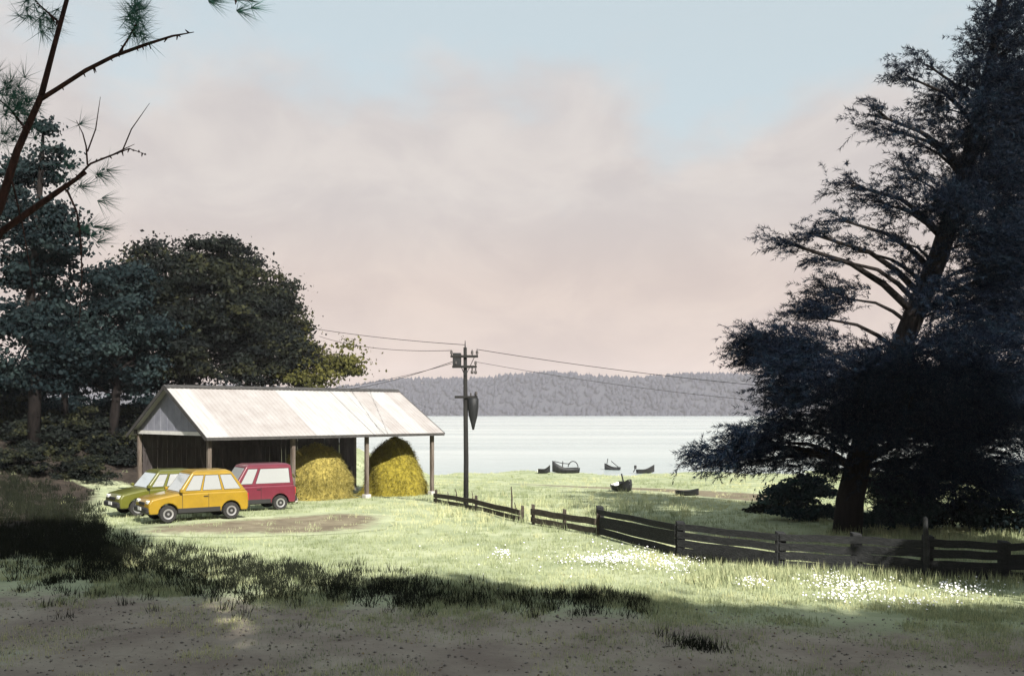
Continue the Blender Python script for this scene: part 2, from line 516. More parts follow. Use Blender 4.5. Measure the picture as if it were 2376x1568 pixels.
road_far = [(-24, 24), (-12, 22.6), (-6, 21.4), (0, 20.0), (6, 18.6), (12, 17.6), (24, 17.0)]
road = patch('dirt_road', [(-24, 8), (24, 8)] + road_far[::-1], M_road, ragged=.5, seed=2)
g1 = lambda x, y: tuple(on_ground(x, y)[:2])
soil_shade_pts = [g1(-330, 1300), g1(60, 1300), g1(240, 1262), g1(225, 1200), g1(255, 1140), g1(180, 1105)]
soil_shade = patch('soil_painted_shade', soil_shade_pts + [(-16.5, 50), (-14.5, 60), (-13, 72), (-26, 76), (-40, 70), (-40, 40)], M_soilshade, ragged=.6, seed=5)  # soil sheet darkened to stand in for the shadow at left
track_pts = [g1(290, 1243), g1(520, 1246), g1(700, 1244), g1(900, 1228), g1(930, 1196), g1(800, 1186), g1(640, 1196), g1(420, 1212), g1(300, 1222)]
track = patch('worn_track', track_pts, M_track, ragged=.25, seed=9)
path_pts = [g1(1180, 1123), g1(1500, 1142), g1(1860, 1172), g1(1880, 1150), g1(1500, 1131), g1(1190, 1120)]
path = patch('footpath', path_pts, M_track, ragged=.3, seed=12)

# ------------------------------------------------------------------ vegetation tools
def rand_dirs(n):
    v = RNG.normal(size=(n, 3)); return v/np.linalg.norm(v, axis=1, keepdims=True)
def leaf_quads(C, size, nrm=None):
    """rhombic leaves, one per centre, loosely facing nrm"""
    n = len(C)
    nn = rand_dirs(n)*.8 + (nrm if nrm is not None else 0)
    a = np.cross(nn, rand_dirs(n)); a /= np.linalg.norm(a, axis=1, keepdims=True)+1e-9
    bdir = np.cross(nn, a); bdir /= np.linalg.norm(bdir, axis=1, keepdims=True)+1e-9
    s = size[:, None] if hasattr(size, '__len__') else size
    V = np.stack([C - a*s*.5, C + bdir*s*.32, C + a*s*.5, C - bdir*s*.32], 1)
    return V.reshape(-1, 3), np.arange(4*n).reshape(n, 4)

def clumps_in(lobes, dens, rng=RNG, shell=0.55):
    """clump centres filling ellipsoids (c, r)"""
    pts = []
    for (c, r) in lobes:
        vol = 4.19*r[0]*r[1]*r[2]
        n = max(6, int(dens*vol**0.75))
        d = rand_dirs(n)
        rad = (shell + (1-shell)*rng.random(n))**1.0
        rad = np.where(rng.random(n) < .25, rad*rng.random(n), rad)
        pts.append(np.array(c)+d*rad[:, None]*np.array(r)*(0.85+.3*rng.random((n, 1))))
    return np.concatenate(pts)

def make_limbs(mb, trunk, targets, r0, rtip=.02, per=3, low=0.3):
    """limbs from the trunk line to target points; trunk list of (Vector, radius)"""
    tp = [p for p, r in trunk]
    for tg in targets:
        tg = Vector(tg)
        best = None
        for i in range(len(tp)-1):
            for f in (0., .25, .5, .75):
                q = tp[i].lerp(tp[i+1], f)
                h = tg.z - q.z
                horiz = (Vector((tg.x, tg.y, 0))-Vector((q.x, q.y, 0))).length
                if q.z < tp[0].z + low*(tp[-1].z-tp[0].z): continue
                cost = abs(h - 0.55*horiz) + .15*horiz
                if best is None or cost < best[0]:
                    best = (cost, q, trunk[i][1]*(1-f)+trunk[i+1][1]*f)
        if best is None: continue
        _, q, rr = best
        ln = (tg-q).length
        mid = q.lerp(tg, .45) + Vector((random.uniform(-.08, .08), random.uniform(-.08, .08), random.uniform(-.02, .1)))*ln
        rb = min(rr*.6, r0*ln)
        mb.tube([q, q.lerp(mid, .5)+Vector((0, 0, -.02*ln)), mid, tg], [rb, rb*.75, rb*.5, rtip], n=6, cap=False)

def broadleaf(name, label, cat, base, trunk_pts, lobes, leafm, barkm, dens=9, leaves=110, lsize=(.16, .32), spread=.55,
              group=None, r_base=.25, limbs=22, extra_trunks=(), shell=.55):
    base = Vector(base)
    root = thing(name, label, cat, base, 0, group)
    tr = [Vector(p)-base for p in trunk_pts]
    tr[0].z -= .15
    n = len(tr)
    rad = [r_base*(1-.8*i/(n-1)) for i in range(n)]
    mb = MB(); mb.tube(tr, rad, n=10)
    cl = clumps_in([(np.array(c)-np.array(base), r) for c, r in lobes], dens, shell=shell)
    sel = cl[RNG.choice(len(cl), min(limbs, len(cl)), replace=False)]
    make_limbs(mb, list(zip(tr, rad)), sel, .03, low=.35)
    for et in extra_trunks:
        e2 = [Vector(p)-base for p in et]
        mb.tube(e2, [r_base*.6*(1-.7*i/(len(e2)-1)) for i in range(len(e2))], n=8)
    mb.build('trunk', barkm, root, smooth=True)
    cnt = RNG.integers(int(leaves*.6), int(leaves*1.3), len(cl))
    ci = np.repeat(np.arange(len(cl)), cnt)
    csz = RNG.uniform(.55, 1.4, len(cl))
    dd = rand_dirs(len(ci)); dd[:, 2] = np.abs(dd[:, 2])*1.1-.35
    rr = spread*csz[ci]*(.35+.75*RNG.random(len(ci)))*(1+.35*RNG.normal(size=len(ci)))
    C = cl[ci] + dd*rr[:, None]*np.array([1.25, 1.25, .8])
    s = RNG.uniform(lsize[0], lsize[1], len(ci))
    V, Fc = leaf_quads(C, s, dd)
    ct = RNG.random(len(cl))
    tint = np.clip(ct[ci]*.75 + RNG.random(len(ci))*.3, 0, 1)
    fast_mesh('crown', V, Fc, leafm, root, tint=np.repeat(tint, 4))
    return root

def needle_tufts(C, A, n_per, length, width, spread=1.1):
    """bundles of thin needles at C fanning around direction A"""
    m = len(C)
    d = np.repeat(A, n_per, 0) + rand_dirs(m*n_per)*spread*RNG.random((m*n_per, 1))**.5
    d /= np.linalg.norm(d, axis=1, keepdims=True)+1e-9
    L = length*RNG.uniform(.6, 1.2, (m*n_per, 1))
    C2 = np.repeat(C, n_per, 0)
    sd = np.cross(d, rand_dirs(m*n_per)); sd /= np.linalg.norm(sd, axis=1, keepdims=True)+1e-9
    V = np.stack([C2 - sd*width/2, C2 + sd*width/2, C2 + d*L], 1).reshape(-1, 3)
    return V, np.arange(len(V)).reshape(-1, 3)

# ------------------------------------------------------------------ open shed
A45 = R(45)
U = Vector((math.cos(A45), math.sin(A45), 0)); Vv = Vector((-math.sin(A45), math.cos(A45), 0))
S0 = Vector((-12.72, 41.8, 0)); SL, SW = 12.25, 6.6
EAVE, RIDGE = 2.93, 4.86
def shed_loc(s, v, z): return Vector((s, v, z))   # local axes of the shed
shed = thing('open_shed', 'long open sided shed with pale metal roof and grey gable', 'shed', (S0.x, S0.y, gh(S0.x, S0.y)), A45)
SZ = gh(S0.x, S0.y)
def sgz(s, v):
    q = S0 + U*s + Vv*v
    return gh(q.x, q.y) - SZ
for s_ in (0, SL/3, 2*SL/3, SL):
    for v_ in (0, SW):
        mb = MB(); z0 = sgz(s_, v_)
        mb.box((s_, v_, (z0-.3+EAVE-.02)/2), (.17, .17, EAVE-.02-(z0-.3)))
        p = mb.build('post', M_post, shed, bevel=.012)
        mb = MB(); mb.box((s_, v_, z0+.06), (.32, .32, .24)); mb.build('footing', mat('concrete', (.30,.29,.27), (.4,.39,.37), scale=8, rough=.9), p, bevel=.02)
# beams
for v_ in (0, SW):
    mb = MB(); mb.box((SL/2, v_, EAVE+.08), (SL+.5, .12, .2)); mb.build('eave_beam', M_trim, shed, bevel=.01)
for s_ in (0, SL/3, 2*SL/3, SL):
    mb = MB(); mb.box((s_, SW/2, EAVE+.08), (.1, SW-.14, .16)); mb.build('tie_beam', M_trim, shed)
    mb = MB(); mb.box((s_, SW/2, (EAVE+RIDGE)/2+.03), (.1, .1, RIDGE-EAVE-.28)); mb.build('king_post', M_trim, shed)
# roof sheets: trapezoid metal, each its own sheet
half = SW/2; OV = .5; GO = .38
slope = Vector((0, half, RIDGE-EAVE)).normalized()
nrm_n = Vector((0, -slope.z, slope.y))
npan = 12
pw = (SL+2*GO)/npan
def roof_sheet(i, side):
    mb = MB()
    s0 = -GO+i*pw+.006; s1 = s0+pw-.012
    sag = random.uniform(-.006, .006)
    ribs = 5
    prof = []
    for r in range(ribs):
        a = s0+(s1-s0)*r/ribs; wd = (s1-s0)/ribs
        prof += [(a, 0), (a+wd*.62, 0), (a+wd*.70, .024), (a+wd*.92, .024)]
    prof.append((s1, 0))
    rows = []
    for tpar in (0, 1):
        row = []
        for (s_, h) in prof:
            y = -OV + (half+OV-.03)*tpar
            z = EAVE+.22 + (y)*(RIDGE-EAVE)/half
            off = nrm_n*(h+sag)
            row.append(Vector((s_, y, z))+off)
        rows.append(row)
    if side:
        rows = [[Vector((p.x, SW-p.y, p.z)) for p in row] for row in rows]
    n = len(prof)
    mb.v = [tuple(p) for p in rows[0]]+[tuple(p) for p in rows[1]]
    th = nrm_n*-.012 if not side else Vector((0, -nrm_n.y, nrm_n.z))*-.012
    mb.v += [tuple(Vector(p)+th) for p in mb.v[:2*n]]
    for k in range(n-1):
        mb.f.append((k, k+1, n+k+1, n+k))
        mb.f.append((2*n+k+1, 2*n+k, 3*n+k, 3*n+k+1))
        mb.f.append((k+1, k, 2*n+k, 2*n+k+1))
        mb.f.append((n+k, n+k+1, 3*n+k+1, 3*n+k))
    mb.f.append((0, n, 3*n, 2*n)); mb.f.append((n-1, 3*n-1, 4*n-1, 2*n-1))
    mb.build('roof_sheet', [M_white, M_white, mat('roof_pinkish', (.235,.215,.208), (.285,.27,.265), scale=1.3, rough=.55)][random.randrange(3)] if i not in (3, 4) else MATS.get('roof_pinkish', M_white), shed)
mat('roof_pinkish', (.235,.215,.208), (.285,.27,.265), scale=1.3, rough=.55)
for i in range(npan):
    for side in (0, 1): roof_sheet(i, side)
mb = MB()
zr = RIDGE+.235
for sg in (-1, 1):
    mb.bar((-GO-.04, half+sg*.12, zr-.03), (SL+GO+.04, half+sg*.12, zr-.03), .26, .02, up=(0, sg*.5, .86))
mb.build('ridge_cap', M_trim, shed)
# verge boards and gable infill
for s_ in (-GO-.02, SL+GO+.02):
    for sg in (0, 1):
        a = Vector((s_, -OV, EAVE+.16-OV*(RIDGE-EAVE)/half)); b_ = Vector((s_, half, RIDGE+.16))
        if sg: a.y = SW-a.y; 
        mb = MB(); mb.bar(a, b_, .035, .16); mb.build('verge_board', M_trim, shed)
nb = 20
for s_ in (-.06,):
    for k in range(nb):
        y0 = .04+(SW-.08)*k/nb+.004; y1 = .04+(SW-.08)*(k+1)/nb-.004
        def top(y): return EAVE+.16 + (half-abs(y-half))*(RIDGE-EAVE)/half
        x0 = s_-.012-(k % 2)*.006; x1 = s_+.012
        mb = MB(); zb = EAVE+.165
        if top(y0) < zb+.03 and top(y1) < zb+.03: continue
        t0, t1 = max(top(y0), zb+.01), max(top(y1), zb+.01)
        mb.hexa([(x0,y0,zb),(x1,y0,zb),(x1,y1,zb),(x0,y1,zb),(x0,y0,t0),(x1,y0,t0),(x1,y1,t1),(x0,y1,t1)])
        mb.build('gable_board', M_gable, shed)
mb = MB(); mb.box((-.1, SW/2, EAVE+.075), (.05, SW+.3, .16)); mb.build('gable_fascia', mat('fascia_white', (.55,.54,.52), (.45,.44,.43), scale=4, rough=.6), shed)
mb = MB(); mb.box((SL/2, -OV-.012, EAVE+.17-OV*(RIDGE-EAVE)/half), (SL+2*GO, .03, .13)); mb.build('gutter', M_trim, shed)
# back wall of upright boards (three bays less the last)
bl = .24; nbk = int((SL-.2)/bl)
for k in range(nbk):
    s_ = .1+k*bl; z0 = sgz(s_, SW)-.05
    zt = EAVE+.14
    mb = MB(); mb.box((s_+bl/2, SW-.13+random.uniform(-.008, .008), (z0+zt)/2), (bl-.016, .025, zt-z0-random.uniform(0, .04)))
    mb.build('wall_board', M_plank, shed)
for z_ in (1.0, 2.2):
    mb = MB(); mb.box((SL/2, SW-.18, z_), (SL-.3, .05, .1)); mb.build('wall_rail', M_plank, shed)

# ------------------------------------------------------------------ hay heaps
def hay_heap(label, s_, v_, rx, ry, h, m, mc, seed, shoulder=.62):
    q = S0+U*s_+Vv*v_
    base = Vector((q.x, q.y, gh(q.x, q.y)))
    root = thing('hay_heap', label, 'hay', base, A45)
    nr, na = 14, 30
    V = []
    for i in range(nr+1):
        t = i/nr
        prof = (1-t**2.6)**.55 if shoulder > .6 else .80*(1-t**2.4)**.55+.20*(1-t)
        for j in range(na):
            a = 2*math.pi*j/na
            f = 1+.26*mnoise.noise(Vector((math.cos(a)*1.5+seed, math.sin(a)*1.5, t*2.5)))+.07*mnoise.noise(Vector((math.cos(a)*4+seed, math.sin(a)*4, t*6)))
            V.append((rx*prof*f*math.cos(a), ry*prof*f*math.sin(a), h*t*(1+.06*mnoise.noise(Vector((a, t*3, seed))))-.05))
    V = np.array(V); Fc = []
    for i in range(nr):
        for j in range(na):
            Fc.append((i*na+j, i*na+(j+1) % na, (i+1)*na+(j+1) % na, (i+1)*na+j))
    fast_mesh('heap_core', V, np.array(Fc), mc, root, smooth=True)
    n = 9000
    k = RNG.integers(0, len(V)-na, n); jit = RNG.random((n, 1))
    k2 = (k//na)*na+(k+1) % na; j2 = RNG.random((n, 1))
    lowr = V[k]*(1-j2)+V[k2]*j2; upr = V[np.minimum(k+na, len(V)-1)]*(1-j2)+V[np.minimum(k2+na, len(V)-1)]*j2
    C = lowr*(1-jit)+upr*jit + RNG.normal(size=(n, 3))*.06
    C[:, 2] = np.maximum(C[:, 2], .02)
    out_ = C/np.maximum(np.linalg.norm(C[:, :2], axis=1, keepdims=True), .3); out_[:, 2] = -.35
    V2, F2 = needle_tufts(C, out_*.5+np.array([0, 0, -.5]), 3, .20, .013, spread=1.0)
    V2[:, 2] = np.maximum(V2[:, 2], .0)
    # loose straw fallen round the foot
    ns = 1500; an = RNG.uniform(0, 6.283, ns); rd = 1+.35*np.abs(RNG.normal(size=ns))
    C3 = np.stack([rx*np.cos(an)*rd, ry*np.sin(an)*rd, np.full(ns, .03)], -1)
    fl_ = rand_dirs(ns); fl_[:, 2] = .05*np.abs(fl_[:, 2])
    V3, F3 = needle_tufts(C3, fl_, 1, .25, .014, spread=.05)
    F2 = np.concatenate([F2, F3+len(V2)]); V2 = np.concatenate([V2, V3])
    tint = np.repeat(RNG.random(len(V2)//3)**1.3, 3)
    o = fast_mesh('straw', V2, F2, m, root, tint=tint); tag(o, kind='stuff')
hay_heap('rounded olive yellow hay heap in the shed beside the red van', 6.5, 1.75, 1.70, 1.5, 2.62, M_hay, M_haycore, 3.0)
hay_heap('tall golden hay heap under the open end of shed', 11.15, 1.7, 1.66, 1.45, 2.98, M_hay2, M_haycore2, 8.0, shoulder=.5)

# ------------------------------------------------------------------ cars
def car_paint(name, c):
    return mat(name, c, tuple(k*.82 for k in c), scale=3, rough=.35, spec=.5, coat=.5)
def make_car(name, label, cat, loc, heading, paint, L=3.5, W=1.56, H=1.74, belt=.98, wind=.72, roof_f=.22, roof_r=-1.42, tail=-1.66, nwin=2):
    """x forward, y left"""
    root = thing(name, label, cat, loc, heading)
    hl, hw = L/2, W/2
    wx = (hl-.66, -hl+.62); wr = .29
    # lower body: closed side profile with wheel arches, extruded across and rounded
    prof = [(-hl+.04, .30)]
    for cx in (wx[1], wx[0]):
        ar = wr+.06
        for k in range(9):
            a = math.pi*(1-k/8)
            prof.append((cx+ar*math.cos(a), .30+ar*math.sin(a)*1.0))
    prof += [(hl-.04, .30), (hl, .42), (hl-.01, .66), (hl-.10, .80), (hl-.45, .88), (wind+.05, belt-.02),
             (0, belt), (tail+.02, belt), (-hl+.02, belt-.06), (-hl, .62), (-hl, .42)]
    me = bpy.data.meshes.new('body'); bm = bmesh.new()
    rows = []
    for (y, k) in ((-hw, .985), (-hw+.07, 1.0), (hw-.07, 1.0), (hw, .985)):
        row = []
        for (x, z) in prof:
            zz = .62+(z-.62)*(.93 if k < 1 and z > .7 else 1)
            row.append(bm.verts.new((x*k, y*(.985 if z > .8 else 1), zz)))
        rows.append(row)
    n = len(prof)
    for r in range(3):
        for k in range(n):
            bm.faces.new((rows[r][k], rows[r][(k+1) % n], rows[r+1][(k+1) % n], rows[r+1][k]))
    bm.faces.new(rows[0][::-1]); bm.faces.new(rows[3])
    bmesh.ops.recalc_face_normals(bm, faces=bm.faces)
    bm.to_mesh(me); bm.free(); me.materials.append(paint)
    body = link(bpy.data.objects.new('body', me), root)
    me.polygons.foreach_set('use_smooth', [True]*len(me.polygons))
    bv = body.modifiers.new('round', 'BEVEL'); bv.width = .055; bv.segments = 4; bv.limit_method = 'ANGLE'; bv.angle_limit = R(28); bv.harden_normals = True
    # cabin frustum
    bb = [(wind, hw-.045, belt-.03), (tail, hw-.045, belt-.03), (roof_r, hw-.15, H-.07), (roof_f, hw-.15, H-.07)]
    mb = MB()
    B = [Vector((wind, -hw+.045, belt-.03)), Vector((wind, hw-.045, belt-.03)), Vector((tail, hw-.045, belt-.03)), Vector((tail, -hw+.045, belt-.03))]
    T = [Vector((roof_f, -hw+.15, H-.07)), Vector((roof_f, hw-.15, H-.07)), Vector((roof_r, hw-.15, H-.07)), Vector((roof_r, -hw+.15, H-.07))]
    mb.hexa(B+T)
    cab = mb.build('cabin', paint, root, smooth=True)
    bv = cab.modifiers.new('round', 'BEVEL'); bv.width = .05; bv.segments = 4; bv.harden_normals = True
    # roof skin, slightly domed
    mb = MB()
    r1 = [Vector((roof_f+.02, -hw+.16, H-.075)), Vector((roof_f+.02, hw-.16, H-.075)), Vector((roof_r-.02, hw-.16, H-.075)), Vector((roof_r-.02, -hw+.16, H-.075))]
    r2 = [Vector((roof_f-.18, -hw+.30, H)), Vector((roof_f-.18, hw-.30, H)), Vector((roof_r+.15, hw-.30, H)), Vector((roof_r+.15, -hw+.30, H))]
    mb.hexa(r1+r2); rf_ = mb.build('roof', paint, root, smooth=True)
    bv = rf_.modifiers.new('round', 'BEVEL'); bv.width = .05; bv.segments = 4; bv.harden_normals = True
    def pane(nm, a, b, c, d, u0, u1, v0, v1, push, m=M_glass, par=root):
        def q(u, v): return (a.lerp(b, u)).lerp(d.lerp(c, u), v)
        pts = [q(u0, v0), q(u1, v0), q(u1, v1), q(u0, v1)]
        nn = (pts[1]-pts[0]).cross(pts[3]-pts[0]).normalized()
        if nn.dot(push) < 0: nn = -nn
        mb = MB(); mb.hexa([p-nn*.01 for p in pts]+[p+nn*.008 for p in pts])
        gl = mb.build(nm, m, par, bevel=.004)
        cc = sum(pts, Vector())/4
        sp_ = [cc+(p-cc)*1.0+(p-cc).normalized()*.022 for p in pts]
        mb = MB(); mb.hexa([p-nn*.01 for p in sp_]+[p+nn*.004 for p in sp_]); mb.build('seal', M_black, gl)
        return gl
    X = Vector((1, 0, 0)); Y = Vector((0, 1, 0))
    pane('windscreen', B[0], B[1], T[1], T[0], .07, .93, .10, .90, X)
    pane('rear_window', B[3], B[2], T[2], T[3], .10, .90, .18, .88, -X)
    for sd in (1, -1):
        i0, i1 = (1, 2) if sd > 0 else (0, 3)
        a, b_, c, d = B[i0], B[i1], T[i1], T[i0]
        cuts = [(.08, .30), (.345, .63), (.68, .93)] if nwin == 3 else [(.08, .27), (.335, .93)]
        for (u0, u1) in cuts:
            pane('side_window', a, b_, c, d, u0, u1, .14, .84, Y*sd)
        # door seams, handles
        for sx in (wind-.12, wind-1.02):
            mb = MB(); mb.box((sx, sd*(hw-.002), .64), (.014, .012, .56)); mb.build('door_seam', M_black, root)
        mb = MB(); mb.box((wind-.92, sd*(hw+.008), .84), (.15, .03, .03)); mb.build('door_handle', M_black, root, bevel=.006)
        mb = MB(); mb.box((wind-.06, sd*(hw+.06), belt+.07), (.10, .17, .12)); mb.build('mirror', paint, root, bevel=.025)
        mb = MB(); mb.box((.02, sd*(hw-.022), .38), (L-1.99, .07, .17)); mb.build('shade_sill', M_black, root, bevel=.015)  # black sill stands in for shade low on the body
        mb = MB(); mb.box((hl-.065, sd*(hw-.24), .68), (.10, .30, .16)); mb.build('headlight', M_lampw, root, bevel=.03)
        mb = MB(); mb.box((-hl+.03, sd*(hw-.13), .74), (.09, .16, .28)); mb.build('tail_light', M_lampr, root, bevel=.02)
    for sg, nm in ((1, 'front_bumper'), (-1, 'rear_bumper')):
        mb = MB(); mb.box((sg*(hl+.0), 0, .43), (.14, W-.06, .20)); mb.build(nm, M_black, root, bevel=.04)
        mb = MB(); mb.box((sg*(hl+.076), 0, .47), (.012, .36, .11)); mb.build('number_plate', M_plate, root)
    mb = MB(); mb.box((hl-.02, 0, .64), (.06, .62, .10)); mb.build('grille', M_black, root, bevel=.01)
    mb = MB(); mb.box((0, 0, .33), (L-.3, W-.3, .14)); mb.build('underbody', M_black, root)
    for cx in wx:
        for sd in (1, -1):
            yc = sd*(hw-.10)
            mb = MB(); mb.lathe([(wr*.66, -.085), (wr*.93, -.085), (wr, -.05), (wr, .05), (wr*.93, .085), (wr*.66, .085)], (0, 0, 0), n=22, axis='y')
            wh = mb.build('wheel', M_tyre, root, smooth=False); wh.location = (cx, yc, wr)
            mb = MB(); mb.lathe([(wr*.66, .06), (wr*.60, .092), (.05, .075), (.035, .10)] if sd > 0 else [(.035, -.10), (.05, -.075), (wr*.60, -.092), (wr*.66, -.06)], (0, 0, 0), n=18, axis='y')
            mb.build('rim', M_rim, wh)
    return root
HEAD = R(180+33)
def car_at(x, d): 
    X = (x-HX)/F*d
    return (X, d, gh(X, d)+.012)
make_car('parked_car', 'mustard yellow hatchback parked in front of olive green car', 'car', car_at(447, 34.6), R(180+36),
         car_paint('paint_yellow', (.235, .145, .006)), L=3.45, H=1.72, nwin=3, roof_r=-1.15)
make_car('parked_car', 'olive green small car half hidden by yellow hatchback', 'car', car_at(366, 36.9), R(180+40),
         car_paint('paint_olive', (.085, .088, .010)), L=3.3, H=1.62, nwin=2, wind=.70, roof_r=-1.2, tail=-1.5)
make_car('parked_van', 'crimson boxy van parked beside shed post', 'van', car_at(572, 38.4), R(180+34),
         car_paint('paint_crimson', (.105, .010, .022)), L=3.4, H=1.80, nwin=2, roof_r=-1.55, tail=-1.64)

# ------------------------------------------------------------------ utility pole
pb = on_ground(1081, 1174)
pole = thing('utility_pole', 'dark wooden utility pole carrying crossarms and a transformer', 'utility pole', pb)
pd = pb.y
def pl(x, y):  # local point on the pole's own plane
    q = P(x, y, pd); return Vector((q.x-pb.x, 0, q.z-pb.z))
ztop = pl(1081, 806).z
mb = MB(); mb.tube([(0, 0, -.4), (.01, 0, ztop*.3), (-.015, 0, ztop*.65), (-.03, 0, ztop)], [.11, .10, .09, .07], n=12); mb.build('pole_shaft', M_tar, pole, smooth=True)
mb = MB(); mb.tube([(-.03, 0, ztop-.02), (-.03, 0, ztop+.28)], [.03, .012], n=8); mb.build('pole_top_pin', M_steel, pole)
za = pl(0, 827).z; zb = pl(0, 851).z; zc = pl(0, 921).z
for z_, x0, x1 in ((za, -.62, .50), (zb, -.55, .45), (zc, -.45, .48)):
    mb = MB(); mb.bar((x0, -.13, z_), (x1, -.13, z_), .09, .10); mb.build('crossarm', M_tar, pole, bevel=.008)
for (x_, z_, hgt) in ((-.58, za, .26), (.26, za, .28), (.46, za, .30), (-.40, zb, .2), (.40, zb, .22), (.42, zc, .16)):
    mb = MB(); mb.lathe([(.02, .04), (.02, .09), (.055, .10), (.06, .14), (.035, .155), (.055, .17), (.05, .21), (.02, .23), (.018, hgt)], (x_, -.13, z_), n=12); mb.build('insulator', M_porc, pole, smooth=True)
for (x_, z_) in ((.26, zb-.05), (.40, zb-.06)):
    mb = MB(); mb.lathe([(.02, -.24), (.06, -.22), (.06, -.12), (.03, -.1), (.03, 0)], (x_, -.13, z_), n=12); mb.build('hanging_insulator', M_porc, pole, smooth=True)
mb = MB(); mb.box((-.36, -.02, za-.12), (.34, .26, .52)); bx_ = mb.build('switch_box', M_steel, pole, bevel=.02)
mb = MB(); mb.lathe([(.04, -1.28), (.09, -1.05), (.17, -.75), (.22, -.35), (.22, -.02), (.17, .02), (.06, .05)], (.30, -.04, zc-.05), n=18); trf = mb.build('transformer', M_steel, pole, smooth=True)
mb = MB(); mb.box((.12, -.04, zc-.3), (.10, .08, .5)); mb.build('bracket', M_steel, pole)
for x_ in (.20, .38):
    mb = MB(); mb.lathe([(.03, 0), (.04, .06), (.025, .1), (.035, .14), (.015, .2)], (x_, -.04, zc-.02), n=10); mb.build('bushing', M_porc, trf)
mb = MB(); mb.bar((-.35, -.09, za-.03), (-.04, -.12, zb-.35), .03, .03); mb.bar((.35, -.09, za-.03), (.0, -.12, zb-.35), .03, .03); mb.build('brace', M_steel, pole)

def wire(label, a, b, sag, rad=.013):
    a = Vector(a); b = Vector(b); pts = []
    for i in range(25):
        t_ = i/24; p = a.lerp(b, t_); p.z -= sag*4*t_*(1-t_); pts.append(p)
    mb = MB(); mb.tube([p-a for p in pts], rad, n=5)
    o = mb.build('power_line', M_wire); o.location = a
    tag(o, label, 'wire', 'wires strung from the utility pole')
PW = lambda x_, z_: Vector((pb.x+x_, pb.y-.13, pb.z+z_))
wire('highest wire from the pole tip into the left treetops', PW(-.03, ztop+.1), P(560, 728, 60), .25)
wire('wire from upper crossarm to the olive leaved tree', PW(-.58, za+.24), P(740, 780, 64), .30)
rdg = S0+U*9.6+Vv*half; 
wire('service wire running from pole switch box down to shed ridge', PW(-.5, za-.2), Vector((rdg.x, rdg.y, SZ+zr)), .12)
rdg2 = S0+U*8.2+Vv*half
wire('lower service wire from the second crossarm to shed ridge', PW(-.40, zb+.18), Vector((rdg2.x, rdg2.y, SZ+zr)), .14, .010)
wire('wire from upper crossarm stretching into the big dark pine', PW(.46, za+.28), P(2480, 925, 47), .55)
wire('thin lower wire from second crossarm towards the big pine', PW(.40, zb+.2), P(2480, 945, 47), .75, .009)

# ------------------------------------------------------------------ fences
def fence(name, label, posts, hts, boards, m, post_w=.13, group=None, thick=.035, post_extra=.06, tilt=.03, jit=.03):
    """posts: ground points; boards: list of (bottom fraction, top fraction)"""
    base = posts[0]
    root = thing(name, label, 'fence', base, 0, group)
    tops = []
    for p, h in zip(posts, hts):
        q = p-base
        mb = MB(); tx, ty = random.uniform(-tilt, tilt)*h, random.uniform(-tilt, tilt)*h
        a = post_w/2
        zt = q.z+h+post_extra
        mb.hexa([(q.x-a, q.y-a, q.z-.25), (q.x+a, q.y-a, q.z-.25), (q.x+a, q.y+a, q.z-.25), (q.x-a, q.y+a, q.z-.25),
                 (q.x-a+tx, q.y-a+ty, zt), (q.x+a+tx, q.y-a+ty, zt-.02), (q.x+a+tx, q.y+a+ty, zt), (q.x-a+tx, q.y+a+ty, zt+.02)])
        mb.build('post', m, root, bevel=.012)
    for i in range(len(posts)-1):
        a, b_ = posts[i]-base, posts[i+1]-base
        dirn = Vector((b_.x-a.x, b_.y-a.y, 0)).normalized(); sd = Vector((dirn.y, -dirn.x, 0))
        if sd.y > 0: sd = -sd
        for (f0, f1) in boards:
            j = lambda: random.uniform(-jit, jit)
            o = sd*(post_w/2+thick/2+.004+random.uniform(0, .012))
            jl, jr = j(), j()
            za0, za1 = a.z+hts[i]*(f0+jl), a.z+hts[i]*(f1+jl)
            zb0, zb1 = b_.z+hts[i+1]*(f0+jr), b_.z+hts[i+1]*(f1+jr)
            A_ = a+o-dirn*random.uniform(-.02, .06); B_ = b_+o-dirn*random.uniform(.005, .03)
            A_ = a+o+dirn*.004; B_ = b_+o-dirn*.004
            ts = sd*thick/2
            mb = MB()
            segs = 4
            prev = None
            for k in range(segs):
                t0, t1 = k/segs, (k+1)/segs
                def pt(t_, lo):
                    w_ = .012*math.sin(t_*9+i*3+f0*20)
                    p = A_.lerp(B_, t_); z = (za0*(1-t_)+zb0*t_) if lo else (za1*(1-t_)+zb1*t_)
                    return Vector((p.x, p.y, z+w_))
                mb.hexa([pt(t0, 1)-ts, pt(t1, 1)-ts, pt(t1, 1)+ts, pt(t0, 1)+ts, pt(t0, 0)-ts, pt(t1, 0)-ts, pt(t1, 0)+ts, pt(t0, 0)+ts])
            # weld the segments into one board
            ob = mb.build('board', m, root)
            bm = bmesh.new(); bm.from_mesh(ob.data); bmesh.ops.remove_doubles(bm, verts=bm.verts, dist=.0005); bm.to_mesh(ob.data); bm.free()
    return root
G = on_ground
fence('plank_fence', 'dark weathered plank fence curving in front of the big pine',
      [G(1394, 1240), G(1578, 1290), G(1810, 1318), G(1990, 1330), G(2148, 1342), G(2330, 1345), G(2520, 1342)],
      [.84, .86, .84, .92, .95, .84, .84],
      [(.03, .27), (.285, .51), (.53, .74), (.79, .985)], M_fence, post_w=.22, post_extra=.05, tilt=.06, jit=.045)
tallp = G(2149, 1346)
tp_ = thing('fence_stake', 'tall bare stake rising above the plank fence', 'stake', tallp)
mb = MB(); mb.tube([(0, 0, -.2), (.01, 0, .7), (-.02, 0, 1.42)], [.075, .07, .05], n=8); mb.build('stake_shaft', M_fence, tp_)
